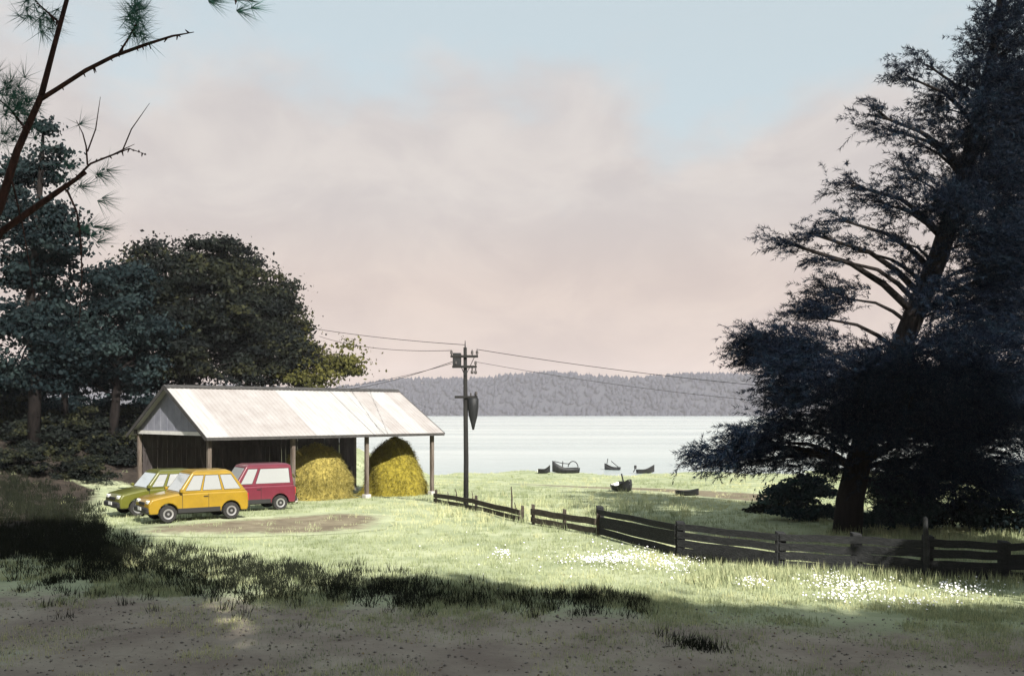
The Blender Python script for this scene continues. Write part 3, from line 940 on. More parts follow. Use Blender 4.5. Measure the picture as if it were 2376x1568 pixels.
mb = MB(); mb.tube([(-.02, 0, 1.415), (-.022, 0, 1.46)], [.05, .02], n=8); mb.build('stake_tip', M_fence, tp_)
fence('rail_fence', 'low brown rail fence between the plank fence and pole', [G(1238, 1216), G(1310, 1228), G(1388, 1242)], [.62, .60, .62],
      [(.10, .38), (.55, .88)], M_rail, post_w=.12, thick=.06)
fence('rail_fence', 'low brown rail fence running from shed corner past pole', [G(1012, 1166), G(1105, 1184), G(1212, 1212)], [.50, .52, .52],
      [(.10, .38), (.52, .86)], M_rail, post_w=.11, thick=.06)
def stake(x, y, h, label, r=.025):
    p = G(x, y); root = thing('garden_stake', label, 'stake', p, 0, 'thin stakes by the rail fence')
    mb = MB(); mb.tube([(0, 0, -.15), (random.uniform(-.03, .03), 0, h*.6), (random.uniform(-.05, .05), 0, h)], [r, r*.9, r*.5], n=7); mb.build('stake_shaft', M_rail, root)
    mb = MB(); mb.tube([(0, -.03, h*.55), (0, .03, h*.58)], [r*.5, r*.5], n=6); mb.build('nail_peg', M_steel, root)
stake(1187, 1198, 1.10, 'taller stake with peg at the gap in the rail fence', .035)
for x_, y_, h_, lb in ((1040, 1164, .45, 'shortest thin stake, by the rail fence near shed corner'), (1058, 1166, .62, 'thin stake between the shortest stake and utility pole'),
                       (1096, 1174, .62, 'thin stake right beside the foot of utility pole'), (1196, 1200, .55, 'short stake next to the taller pegged stake'),
                       (1690, 1285, .5, 'short thin stake behind the second bay of plank fence')):
    stake(x_, y_, h_, lb)

# ------------------------------------------------------------------ boats
def afloat(p, draft=.08):
    return (p.x, p.y, max(p.z+.02, WATER_Z-draft))
def hull(name, label, loc, rz, L=3.0, W=1.1, H=.5, m=M_boat, flip=False, bow_rise=.4, mast=None, group='small boats by the lake shore', inner=M_boat, tilt=0):
    root = thing(name, label, 'boat', loc, rz, group)
    root.rotation_euler = (tilt + (math.pi if flip else 0), 0, rz)
    if flip: root.location.z += H*.95
    ns, nc = 13, 9
    def ring(t, k, ins):
        x = (t-.5)*L
        wv = W/2*(1-abs(2*t-1.0)**3.2*(1.0 if t > .5 else .45))**.8 if True else 0
        top = H + bow_rise*max(0, t-.4)**2*2.2 + .08*max(0, .3-t)
        keel = .30*bow_rise*max(0, t-.75)*3
        r = []
        for j in range(nc):
            a = -math.pi/2 + math.pi*j/(nc-1)
            yy = math.sin(a)*max(wv-ins, .015); c = math.cos(a)
            zz = top - (top-keel-ins)*c**.7
            r.append((x*(1-ins*.3), yy, zz if 0 < j < nc-1 else top))
        return r
    V = []; Fc = []
    for ins in (0, .035):
        for i in range(ns): V += ring(i/(ns-1), 0, ins)
    off = ns*nc
    for q in (0, off):
        for i in range(ns-1):
            for j in range(nc-1):
                a = q+i*nc+j; f = (a, a+1, a+nc+1, a+nc)
                Fc.append(f if q else f[::-1])
    for i in range(ns-1):
        for j in (0, nc-1):
            Fc.append((i*nc+j, (i+1)*nc+j, off+(i+1)*nc+j, off+i*nc+j))
    V = np.array(V); 
    fast_mesh('hull', V, np.array(Fc), m, root, smooth=False)
    mb = MB()
    mb.hexa([( -L/2+.01, -W*.30, .08), (-L/2+.05, -W*.30, .08), (-L/2+.05, W*.30, .08), (-L/2+.01, W*.30, .08),
             (-L/2+.01, -W*.42, H), (-L/2+.05, -W*.42, H), (-L/2+.05, W*.42, H), (-L/2+.01, W*.42, H)])
    mb.build('transom', inner, root)
    for x_ in (-.22*L, .08*L):
        mb = MB(); mb.box((x_, 0, H*.72), (.22, W*.86, .04)); mb.build('thwart', inner, root)
    if mast:
        mb = MB(); mb.tube([(.12*L, 0, .05), (.10*L, 0, mast)], [.05, .04], n=8); mb.build('mast', m, root)
    return root
b1 = G(1312, 1098)
boat = hull('rowing_boat', 'black rowing boat with raised bow, post and hoop at waterline', afloat(b1), R(180+14), L=2.6, W=1.1, H=.5, bow_rise=.9, mast=1.15)
mb = MB(); pts = [(-.5*math.cos(a)-.75, 0, .5+.62*math.sin(a)) for a in np.linspace(0, math.pi*.95, 12)]
mb.tube(pts, .045, n=7); mb.build('hoop', M_boat, boat)
mb = MB(); mb.tube([(1.2, .1, 1.15), (.3, .25, .95), (-.35, .35, .9)], .04, n=7); mb.build('oar', M_boat, boat)
b2 = G(1420, 1098); bt2 = hull('rowing_boat', 'small grey skiff with crossed oars at waterline', afloat(b2), R(150), L=1.7, W=.8, H=.36, bow_rise=.5, m=mat('boat_grey', (.014,.015,.016), (.028,.028,.03), scale=6))
mb = MB(); mb.tube([(.5, .3, .35), (.7, -.5, 1.2)], .04, n=6); mb.build('oar', M_boat, bt2)
mb = MB(); mb.tube([(-.6, -.3, .35), (-.1, .4, 1.0)], .04, n=6); mb.build('oar', M_boat, bt2)
b3 = G(1498, 1098); bt3 = hull('rowing_boat', 'small grey skiff with tilted outboard motor at waterline', afloat(b3), R(12), L=1.8, W=.8, H=.36, bow_rise=.6, m=MATS['boat_grey'])
mb = MB(); mb.box((-1.05, 0, .62), (.22, .2, .34)); mb.build('outboard_motor', M_boat, bt3, bevel=.04)
mb = MB(); mb.tube([(-1.05, 0, .5), (-1.25, 0, .12)], .05, n=6); mb.build('motor_leg', M_boat, bt3)
b4 = G(1262, 1098); hull('dinghy', 'tiny black dinghy with white stern next to rowing boat', afloat(b4), R(-10), L=1.1, W=.7, H=.36, bow_rise=.5, inner=M_boatw)
b5 = G(1447, 1140); hull('dinghy', 'black dinghy with white seats and short mast on grass', (b5.x, b5.y, b5.z+.02), R(-62), L=1.5, W=.85, H=.42, bow_rise=.4, mast=1.0, tilt=R(14), inner=M_boatw)
b6 = G(1595, 1150); hull('dinghy', 'dark flat dinghy lying low on grass beside the path', (b6.x, b6.y, b6.z+.02), R(3), L=1.15, W=.6, H=.24, bow_rise=.15)

# ------------------------------------------------------------------ broadleaf trees behind the shed
def lob(x, y, rx, ry, d, rd=None):
    c = P(x, y, d); k = d/F
    return (tuple(c), (rx*k, (rd if rd else rx)*k*.9, ry*k))
def tree_at(name, label, x, ybase, d, trunk, lobes, leafm, **kw):
    X = (x-HX)/F*d
    base = Vector((X, d, gh(X, d)))
    tp = [base] + [P(tx, ty, d) for tx, ty in trunk]
    return broadleaf(name, label, 'tree', base, tp, [lob(*l[:4], d+(l[4] if len(l) > 4 else 0)) for l in lobes], leafm, M_bark, **kw)
GT = 'trees behind the shed'
tree_at('tall_tree', 'tall narrow blue green tree rising beside bare reddish pine limbs', 78, 985, 52, [(82, 850), (70, 700), (85, 550), (95, 400), (100, 310)],
        [(110, 365, 62, 65), (60, 430, 60, 100, 1), (135, 530, 70, 110, -1), (60, 620, 90, 110, .5), (140, 670, 70, 100, 1), (60, 780, 100, 100, -.5), (140, 830, 80, 90, .5), (20, 480, 60, 130), (30, 880, 70, 70)],
        M_leafblue, dens=1.7, leaves=200, r_base=.36, limbs=40, spread=.85, lsize=(.11, .34), shell=.3, group=GT)
tree_at('leaning_tree', 'blue green tree with dark leaning trunk left of shed gable', 255, 1030, 55, [(268, 940), (275, 860), (255, 760), (262, 660)],
        [(250, 700, 90, 90), (300, 650, 75, 55, 1), (230, 800, 100, 80, -1), (320, 780, 90, 90, 1.5), (180, 880, 80, 50), (335, 880, 70, 45, 1)],
        M_leafblue, dens=1.7, leaves=200, r_base=.30, limbs=34, spread=.85, lsize=(.11, .34), shell=.3, group=GT)
tree_at('round_tree', 'round dark olive topped tree rising over the roof ridge', 430, 985, 61, [(440, 880), (450, 780), (455, 680), (470, 600)],
        [(440, 660, 120, 75), (350, 650, 80, 60, -1), (520, 620, 85, 65, 1), (400, 760, 120, 90, -1), (520, 740, 110, 90, .5), (450, 850, 130, 60), (340, 600, 45, 35), (500, 575, 60, 32), (460, 760, 150, 100, 3), (330, 700, 90, 80, 2)],
        M_leafdark, dens=1.7, leaves=200, r_base=.34, limbs=40, spread=.85, lsize=(.11, .34), shell=.3, group=GT)
tree_at('spreading_tree', 'dark spreading tree with thin sunlit stems over mid roof', 585, 985, 66, [(575, 880), (590, 780), (600, 700)],
        [(590, 690, 80, 85), (650, 690, 55, 60, 1), (560, 790, 100, 80, -1), (660, 790, 60, 70, 1), (600, 860, 110, 50), (545, 640, 60, 60), (640, 740, 80, 80, 2), (680, 830, 70, 60, 1), (590, 760, 110, 90, 3)],
        M_leafdark, dens=1.7, leaves=200, r_base=.28, limbs=34, spread=.85, lsize=(.11, .34), shell=.3, group=GT)
tree_at('olive_tree', 'small olive yellow leaved tree at end of the tree row', 735, 985, 68, [(735, 930), (745, 860), (750, 800)],
        [(720, 840, 55, 50), (770, 860, 55, 42, 1), (808, 835, 26, 40, 0), (690, 880, 70, 38, -1), (700, 790, 36, 50)],
        M_leafolive, dens=1.7, leaves=200, r_base=.16, limbs=24, spread=.85, lsize=(.11, .34), shell=.3, group=GT)
tree_at('edge_tree', 'dark blue tree behind the others at the bank edge', 150, 985, 64, [(150, 900), (160, 800), (150, 720)],
        [(150, 760, 110, 90), (200, 850, 110, 70), (90, 880, 110, 70), (330, 860, 110, 70), (20, 930, 90, 50)],
        M_leafblue, dens=1.7, leaves=200, r_base=.26, limbs=20, spread=.85, lsize=(.11, .34), shell=.3, group=GT)
# undergrowth at the foot of the bank
def shrub(label, x, y, rx, ry, leafm, dens=10, leaves=90, lsize=(.08, .18), spread=.28, d=None, group=None, sub=3):
    p = G(x, y) if d is None else Vector(((x-HX)/F*d, d, gh((x-HX)/F*d, d)))
    k = p.y/F
    lobes = []
    for i in range(sub):
        ox = (i-(sub-1)/2)*rx*k*.9/max(1, sub-1)*1.2; 
        lobes.append(((p.x+ox, p.y+random.uniform(-.4, .4), p.z+ry*k*random.uniform(.45, .7)), (rx*k*.6, rx*k*.45, ry*k*.55)))
    for i in range(sub+1):
        lobes.append(((p.x+(i/sub-.5)*rx*k*1.3, p.y+random.uniform(-.3, .3), p.z+ry*k*.16), (rx*k*.45, rx*k*.4, ry*k*.18)))
    return broadleaf('shrub', label, 'shrub', p, [p, p+Vector((.02, 0, ry*k*.5)), p+Vector((.05, .03, ry*k*1.0))], lobes, leafm, M_bark, dens=dens, leaves=leaves, lsize=lsize, spread=spread, r_base=.05, limbs=14, group=group, shell=.3)
shrub('low dark shrub on the bank at foot of leaning tree', 190, 1075, 70, 60, M_leafdark, d=50)
shrub('wide dark shrub on the bank under tall narrow tree', 40, 1080, 90, 60, M_leafdark, d=49)
for x_, d_, rx_, ry_, lb in ((95, 52.5, 70, 75, 'near black undergrowth around the tall narrow tree trunk'), (175, 55, 70, 80, 'near black undergrowth between tall narrow and leaning trees'),
        (262, 53.5, 55, 70, 'near black undergrowth around the leaning trunk'), (-10, 54, 80, 85, 'near black undergrowth at the outer end of bank'), (300, 58, 60, 80, 'near black undergrowth touching the shed gable corner')):
    shrub(lb, x_, 0, rx_, ry_, M_leafdark, d=d_, dens=8, leaves=120, lsize=(.12, .26), spread=.4, group='undergrowth on the bank')
for i, (x_, d_, rx_, ry_, lb) in enumerate(((20, 72, 90, 110, 'dense dark thicket at back of the bank behind the tall narrow tree'), (150, 74, 90, 100, 'dense dark thicket at back of the bank between two trunks'),
        (270, 72, 80, 100, 'dense dark thicket at back of the bank near shed gable'), (380, 74, 80, 95, 'dense dark thicket hidden low behind the roof ridge'))):
    shrub(lb, x_, 0, rx_, ry_, M_leafblue, d=d_, dens=6, leaves=120, lsize=(.18, .36), spread=.55, group='thickets on the bank')
shrub('dark olive bush between crimson van and hay heap', 652, 1140, 26, 75, M_leafolive, d=42.5, sub=2, leaves=70)

# ------------------------------------------------------------------ big pine on the right
def big_pine():
    d0 = 31.0
    bx = (1965-HX)/F*d0
    base = Vector((bx, d0, gh(bx, d0)))
    root = thing('pine_tree', 'huge near black pine leaning over plank fence', 'tree', base)
    trunk = [Vector((0, 0, -.2))] + [P(x, y, d0+dd)-base for x, y, dd in
             ((1972, 1160, 0), (1995, 1060, .1), (2040, 930, .2), (2105, 770, .3), (2180, 590, .4), (2245, 380, .5), (2300, 150, .5), (2335, -80, .5), (2350, -260, .4))]
    rad = [.46, .42, .38, .36, .33, .30, .24, .17, .10, .03]
    mb = MB(); mb.tube(trunk, rad, n=14)
    masses = [  # x, y, rx, ry, depth, density, flatness
        (1800, 790, 75, 32, -.8, 1.0), (1755, 800, 45, 30, -.6, .7), (1880, 810, 100, 50, -.5, 1.2), (1945, 690, 65, 45, .3, 1.0), (1890, 735, 55, 35, 0, .9),
        (1960, 890, 160, 60, -1.6, 1.5), (1850, 925, 75, 35, -.8, 1.1), (2130, 880, 170, 85, -2.2, 1.6), (2270, 850, 120, 110, -1.2, 1.5), (2010, 830, 70, 35, 1.2, .8),
        (2070, 1000, 150, 65, -1.5, 1.5), (2240, 1010, 120, 90, -1.8, 1.5), (1960, 985, 110, 45, .6, 1.1), (2150, 1100, 160, 55, -1.0, 1.4), (2310, 1110, 80, 60, -.5, 1.2),
        (1760, 1025, 75, 34, -1.0, 1.8), (1670, 1058, 60, 26, -1.2, 1.4), (1840, 995, 70, 34, -.8, 1.7), (1815, 1062, 70, 24, -.6, 1.3), (1730, 1075, 50, 18, -.9, 1.0), (1930, 1075, 60, 40, 0, 1.0), (2030, 1130, 90, 50, .8, 1.1),
        (2230, 710, 90, 70, -.3, 1.4), (2310, 660, 70, 90, .2, 1.4), (2330, 760, 60, 80, 1.0, 1.2), 
        (2260, 560, 90, 75, -.6, 1.5), (2200, 480, 70, 60, -.8, 1.3), (2330, 500, 60, 80, .4, 1.3), (2270, 420, 80, 60, .3, 1.3),
        (2240, 330, 75, 55, -.5, 1.2), (2320, 330, 60, 80, .2, 1.3), (2190, 250, 45, 60, .3, .8), (2270, 210, 60, 70, -.4, 1.2), (2340, 190, 50, 90, .3, 1.3),
        (2300, 90, 45, 70, -.2, 1.1), (2350, 40, 45, 90, .2, 1.2), (2330, -90, 60, 80, 0, 1.0), (2420, 300, 70, 110, .3, 1.1), (2430, 620, 80, 140, .2, 1.2), (2420, 950, 80, 120, 0, 1.2), (2440, 80, 60, 120, 0, 1.0),
        (2070, 880, 80, 45, -1.9, 1.3), (2010, 1000, 80, 40, -1.6, 1.2), (2160, 690, 60, 35, -1.2, .9), (2230, 480, 60, 45, -1.3, 1.1), (2290, 280, 55, 50, -1.2, 1.1), (1800, 830, 90, 40, -.4, 1.2),
        (1850, 860, 90, 45, -1.2, 1.3), (2060, 930, 150, 80, .8, 1.3), (2210, 800, 100, 60, .9, 1.2), (2290, 950, 110, 90, .6, 1.3), (2320, 420, 70, 80, -.6, 1.2), (2300, 600, 80, 80, -.9, 1.2), (2350, 250, 50, 90, -.4, 1.2),
        (2130, 330, 40, 55, -.7, .45), (2030, 265, 38, 24, -.9, .35), (2060, 300, 40, 18, -.5, .35), (2150, 150, 35, 30, -.6, .35), (2110, 180, 28, 20, -.6, .3),
        (1975, 430, 36, 22, -.9, .6), (2030, 465, 45, 22, -.6, .6), (1890, 545, 55, 18, -1.2, .55), (1830, 565, 40, 14, -1.3, .35), (1950, 510, 38, 16, -.9, .4),
        (2080, 560, 50, 40, -.4, .45), (2090, 480, 45, 45, -.5, .6), (2120, 410, 45, 50, -.3, .6), (1930, 600, 60, 20, -.8, .22), (1990, 580, 50, 20, -.4, .25), (2130, 640, 45, 40, -.2, .5),
    ]
    CC = []; WT = []; OUT = []
    tr = list(zip(trunk, rad))
    for (x, y, rx, ry, dd, dn) in masses:
        c = P(x, y, d0+dd)-base; k = d0/F
        rvec = np.array([rx*k, max(rx, ry)*k*.75, ry*k])
        # main bough
        low = [p for p in trunk if p.z < c.z+.3 and p.z > 1.6] or [trunk[3]]
        st = max(low, key=lambda p: p.z - .25*abs(p.x-c.x))
        ln = (c-st).length
        # interpolate start on the trunk below the mass
        zt = max(2.0, c.z - .35*ln)
        for i in range(len(trunk)-1):
            if trunk[i].z <= zt <= trunk[i+1].z:
                f = (zt-trunk[i].z)/(trunk[i+1].z-trunk[i].z); st = trunk[i].lerp(trunk[i+1], f); rs = rad[i]*(1-f)+rad[i+1]*f
        ln = (c-st).length
        rb = min(rs*.5, .022*ln+.02)
        mid = st.lerp(c, .5)+Vector((0, random.uniform(-.2, .2), .10*ln))
        mb.tube([st, st.lerp(mid, .5)+Vector((0, 0, .03*ln)), mid, c], [rb, rb*.8, rb*.6, rb*.3], n=7, cap=False)
        n = int(max(7, 26*dn*(rvec[0]*rvec[2])**.75*2.2))
        dirs = rand_dirs(n); rr = RNG.random((n, 1))**.45
        pts = np.array(c)+dirs*rr*rvec
        for q in pts[:max(4, n//7)]:
            q = Vector(q); mb.tube([c.lerp(mid, .3), c.lerp(q, .5)+Vector((0, 0, .05)), q], [rb*.3+.006, .014, .006], n=4, cap=False)
        CC.append(pts); OUT.append((pts-np.array(st))*np.array([1, 1, .5])+np.array([0, 0, .25]))
        WT.append(np.full(n, dn))
    mb.build('trunk', M_bark, root, smooth=True)
    C = np.concatenate(CC); O = np.concatenate(OUT); O /= np.linalg.norm(O, axis=1, keepdims=True)
    # each clump: a few arching shoots, needles set along them and swept forward
    m, kn = 5, 38
    ct = RNG.random(len(C))
    nt_ = len(C)*m
    base_ = np.repeat(C, m, 0)+RNG.normal(size=(nt_, 3))*np.array([.22, .22, .12])
    dr = np.repeat(O, m, 0)*1.1+RNG.normal(size=(nt_, 3))*np.array([.55, .55, .28]); dr[:, 2] += .10
    dr /= np.linalg.norm(dr, axis=1, keepdims=True)
    ln = RNG.uniform(.35, .95, nt_)
    tpos = RNG.random((nt_, kn))
    idx = np.repeat(np.arange(nt_), kn); tt = tpos.ravel()
    Cn = base_[idx]+dr[idx]*(ln[idx]*tt)[:, None]; Cn[:, 2] -= (.30*ln[idx]*tt**2)
    tang = dr[idx].copy(); tang[:, 2] -= .6*tt
    side = rand_dirs(len(idx)); side -= tang*np.sum(side*tang, 1, keepdims=True); side /= np.linalg.norm(side, axis=1, keepdims=True)+1e-9
    V, Fc = needle_tufts(Cn, tang*.75+side*.75, 1, .16, .021, spread=.15)
    tint = np.clip(np.repeat(np.repeat(ct, m), kn)*.6+RNG.random(len(Cn))*.4, 0, 1)
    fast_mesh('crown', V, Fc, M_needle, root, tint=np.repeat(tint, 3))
    return root
big_pine()
GS = 'shrubs under the big pine'
shrub('dark teal shrub left of the big pine trunk', 1868, 1200, 85, 100, M_leafteal, d=34.5, dens=14, leaves=150)
shrub('low olive dark shrub tip at edge of the pine shade', 1790, 1170, 45, 40, M_leafdark, d=37, dens=12, sub=2)
shrub('dark teal shrub right of the big pine trunk', 2090, 1260, 80, 140, M_leafteal, d=31.8, dens=13, leaves=150)
shrub('tall blue dark thicket behind the leaning stake', 2210, 1260, 90, 190, M_leafblue, d=32.5, dens=13, leaves=150)
shrub('blue dark thicket at far right beyond plank fence', 2340, 1260, 80, 150, M_leafblue, d=31.0, dens=13, leaves=150)

# ------------------------------------------------------------------ slender pine at the left edge
def left_pine():
    d0 = 15.0
    base = Vector((-9.4, d0, gh(-9.4, d0)))
    root = thing('slender_pine', 'slender red brown pine with sparse teal needle tufts leaning in', 'tree', base)
    L_ = lambda x, y, dd=0: P(x, y, d0+dd)-base
    mb = MB()
    mb.tube([(0, 0, -.2), (.15, 0, 2.0), (.6, .0, 4.6), L_(0, 478), L_(40, 350), L_(95, 225), L_(125, 110), L_(155, 0), L_(185, -140), L_(200, -300)],
            [.14, .12, .095, .065, .055, .046, .038, .032, .025, .010], n=10)
    br = [
        ([L_(92, 232), L_(135, 205, -.1), L_(200, 163, -.2), L_(265, 130, -.3), L_(340, 103, -.4), L_(400, 84, -.5), L_(450, 75, -.6)], [.055, .05, .046, .04, .034, .024, .008]),
        ([L_(272, 130, -.3), L_(298, 90, -.3), L_(325, 40, -.35)], [.025, .02, .01]),
        ([Vector((.45, .0, 3.9)), L_(0, 540, .3), L_(70, 490, .4), L_(130, 448, .4), L_(200, 400, .5)], [.10, .085, .075, .065, .04]),
        ([L_(165, 425, .45), L_(210, 380, .5), L_(255, 362, .5), L_(300, 345, .5), L_(338, 358, .4)], [.03, .024, .02, .014, .005]),
        ([L_(258, 361, .5), L_(290, 345, .6), L_(312, 335, .7)], [.016, .012, .005]),
        ([L_(203, 383, .5), L_(200, 340, .5), L_(192, 310, .5), L_(177, 280, .6)], [.022, .018, .014, .005]),
        ([L_(203, 352, .5), L_(222, 300, .4), L_(233, 225, .3)], [.018, .014, .005]),
        ([L_(285, 348, .5), L_(305, 300, .5), L_(347, 240, .4)], [.016, .013, .005]),
        ([L_(155, 440, .45), L_(178, 490, .5), L_(188, 560, .5), L_(190, 640, .5), L_(183, 760, .5)], [.028, .02, .018, .014, .006]),
        ([L_(28, 420), L_(52, 520, .2), L_(68, 610, .3), L_(80, 700, .3)], [.022, .016, .012, .005]),
        ([L_(60, 300), L_(20, 250, .4), L_(-40, 200, .8)], [.03, .02, .01]),
        ([L_(140, 55), L_(100, 20, .3), L_(60, -20, .5)], [.025, .018, .008]),
        ([L_(180, -110), L_(300, -60, -.3), L_(480, -5, -.5), L_(600, 5, -.6)], [.03, .024, .016, .006]),
        ([L_(10, 455), L_(-60, 380, .5), L_(-150, 330, .8)], [.05, .035, .015]),
    ]
    for p, r in br:
        r = [q*.68 for q in r]
        mb.tube(p, r, n=7, cap=False)
        if r[0] > .015:   # stubby spurs along the limb
            for i in range(len(p)-1):
                for k in range(4):
                    q = p[i].lerp(p[i+1], random.random())
                    mb.tube([q, q+Vector((random.uniform(-.05, .05), random.uniform(-.05, .05), random.uniform(-.09, .05)))], [.016, .006], n=5, cap=False)
    mb.build('trunk', M_barkred, root, smooth=True)
    T = []
    def tuft(x, y, dx, dy, n, dd=0, sp=10):
        for _ in range(n):
            c = L_(x+random.gauss(0, sp), y+random.gauss(0, sp*1.2), dd+random.gauss(0, .12))
            T.append((c, Vector((dx, random.uniform(-.4, .4), dy))))
    tuft(320, 62, .1, -.1, 14, -.35, 13); tuft(318, 25, 0, .3, 10, -.35, 12)
    tuft(95, 45, .2, -.4, 9, .3, 16); tuft(70, 10, .1, -.2, 9, .4, 16)
    tuft(20, 205, .1, .3, 14, .4, 22); tuft(45, 270, .1, .2, 14, .3, 22); tuft(15, 310, .1, .2, 14, .4, 22); tuft(60, 235, .1, .2, 8, .3, 18)
    tuft(195, 430, .3, .1, 3, .5, 16); tuft(225, 410, .6, -.1, 3, .5, 12); tuft(150, 400, .3, .1, 3, .5, 18); tuft(235, 470, .8, -.3, 2, .5, 8)
    tuft(225, 540, .9, .0, 4, .5, 14); tuft(200, 520, .7, .0, 2, .5, 10); tuft(560, 10, .8, .1, 5, -.6, 22); tuft(480, 0, .8, .1, 4, -.5, 18)
    tuft(195, 300, .1, .3, 1, .5, 8)
    C = np.array([c for c, a in T]); A = np.array([a for c, a in T])
    V, Fc = needle_tufts(C, A, 26, .36, .009, spread=.9)
    fast_mesh('crown', V, Fc, M_needle2, root, tint=np.repeat(RNG.random(len(V)//3), 3))
left_pine()

# ------------------------------------------------------------------ unseen trees, placed and sized for the shade they cast
def shade_tree(label, X, D, h, rad, seed, dens=6.0):
    base = Vector((X, D, gh(X, D)))
    lobes = []
    rs = random.Random(seed)
    zlo = h*.34
    for i in range(9):
        a = rs.uniform(0, 6.28); z = zlo+(h-zlo)*(.12+.76*i/8)
        rr = rad*(1.0-.55*abs(i/8-.35))
        lobes.append(((X+math.cos(a)*rr*.42, D+math.sin(a)*rr*.42, z), (rr*.72, rr*.72, h*.10)))
    broadleaf('shade_tree', label, 'tree', base, [base, base+Vector((.1, 0, h*.3)), base+Vector((-.1, .1, h*.6)), base+Vector((.1, 0, h*.93))],
              lobes, M_leafshade, M_bark, dens=dens*.75, leaves=170, lsize=(.3, .55), spread=1.1, r_base=.38, limbs=24, group="unseen trees casting shade")
shade_tree('unseen leafy tree standing just behind the viewpoint', 1.6, -3.6, 29.0, 4.2, 1)
shade_tree('unseen leafy tree behind the viewpoint near dirt road bend', 11.0, -4.8, 20.5, 4.6, 2)
shade_tree('unseen leafy tree behind the viewpoint at far right verge', 19.5, -5.5, 18.0, 4.8, 3)
shade_tree('slim unseen tree added behind the viewpoint to close a shade gap', 15.6, -6.0, 20.0, 3.6, 9)
shade_tree('unseen leafy tree behind the viewpoint at far left verge', -5.0, -3.7, 23.5, 4.4, 4)
shade_tree('unseen leafy tree added beyond plank fence to shade the pine', 16.5, 17.0, 13.0, 3.4, 5, dens=8)
shade_tree('unseen leafy tree added left of slender pine for ground shade', -13.6, 11.0, 15.5, 3.2, 6, dens=8)

# ------------------------------------------------------------------ grass
def inside_poly(X, D, poly):
    r = np.zeros(len(X), bool); n = len(poly)
    for i in range(n):
        x1, y1 = poly[i]; x2, y2 = poly[(i+1) % n]
        c = ((y1 > D) != (y2 > D)) & (X < (x2-x1)*(D-y1)/((y2-y1) if y2 != y1 else 1e-9)+x1)
        r ^= c
    return r
road_poly = [(-24, 8), (24, 8)] + road_far[::-1]
soil_shade_poly = soil_shade_pts + [(-16.5, 50), (-14.5, 60), (-13, 72), (-26, 76), (-40, 70), (-40, 40)]
shed_poly = [tuple((S0+U*a+Vv*b_)[:2]) for a, b_ in ((-.2, -.1), (SL+.2, -.1), (SL+.2, SW+.2), (-.2, SW+.2))]
def scatter(n, dlo, dhi, power=1.6):
    u = RNG.random(n)
    D = (dlo**(1-power)+(dhi**(1-power)-dlo**(1-power))*u)**(1/(1-power))
    X = RNG.uniform(-1, 1, n)*(D*.54+4)
    return X, D
def keep_mask(X, D, road_p=.30, soil_shade_p=.05, track_p=.15):
    k = np.ones(len(X), bool); r = RNG.random(len(X))
    wob = np.array([mnoise.noise(Vector((x*.5, d*.5, 3.3))) for x, d in zip(X[::1], D[::1])])*1.6 if len(X) < 90000 else 0
    k &= ~(inside_poly(X, D+wob, road_poly) & ((r > road_p*1.6) | (wob < .25)))
    k &= ~(inside_poly(X, D, soil_shade_poly) & (r > soil_shade_p))
    k &= ~(inside_poly(X, D, track_pts) & (r > track_p))
    k &= ~(inside_poly(X, D, path_pts) & (r > track_p))
    k &= ~inside_poly(X, D, shed_poly)
    k &= ground_h(X, D) > WATER_Z+.05
    return k
def grass_mesh(name, tX, tD, per, hgt, wid, spread, m, label, lean=.45, tint0=None):
    n = len(tX)
    X = np.repeat(tX, per)+RNG.normal(size=n*per)*spread; D = np.repeat(tD, per)+RNG.normal(size=n*per)*spread
    Z = ground_h(X, D)-.01
    sc = np.repeat((.75+.6*RNG.random(n)), per)*np.clip(.8+D/60, .9, 1.7)
    h = hgt*sc*RNG.uniform(.5, 1.2, n*per)
    a = RNG.uniform(0, 6.283, n*per); wv = wid*sc
    ln = RNG.random(n*per)*lean*h
    b0 = np.stack([X-np.cos(a)*wv/2, D-np.sin(a)*wv/2, Z], -1)
    b1 = np.stack([X+np.cos(a)*wv/2, D+np.sin(a)*wv/2, Z], -1)
    a2 = RNG.uniform(0, 6.283, n*per)
    tp = np.stack([X+np.cos(a2)*ln, D+np.sin(a2)*ln, Z+h], -1)
    V = np.stack([b0, b1, tp], 1).reshape(-1, 3)
    t0 = np.repeat(RNG.random(n) if tint0 is None else tint0, per)
    tint = np.clip(t0*.7+RNG.random(n*per)*.3, 0, 1)
    o = fast_mesh(name, V, np.arange(len(V)).reshape(-1, 3), m, tint=np.repeat(tint, 3))
    return tag(o, label, 'grass', kind='stuff')
X, D = scatter(46000, 8.5, 98)
k = keep_mask(X, D); X, D = X[k], D[k]
t0 = np.array([mnoise.noise(Vector((x*.16, d*.10, 1.7))) for x, d in zip(X, D)])*1.1+.55+.5*np.array([mnoise.noise(Vector((x*.9, d*.6, 7.7))) for x, d in zip(X, D)])+RNG.normal(size=len(X))*.15
grass_mesh('grass', X, D, 11, .085, .012, .09, M_grass, 'short pale green meadow grass around the shed', tint0=np.clip(t0, 0, 1))
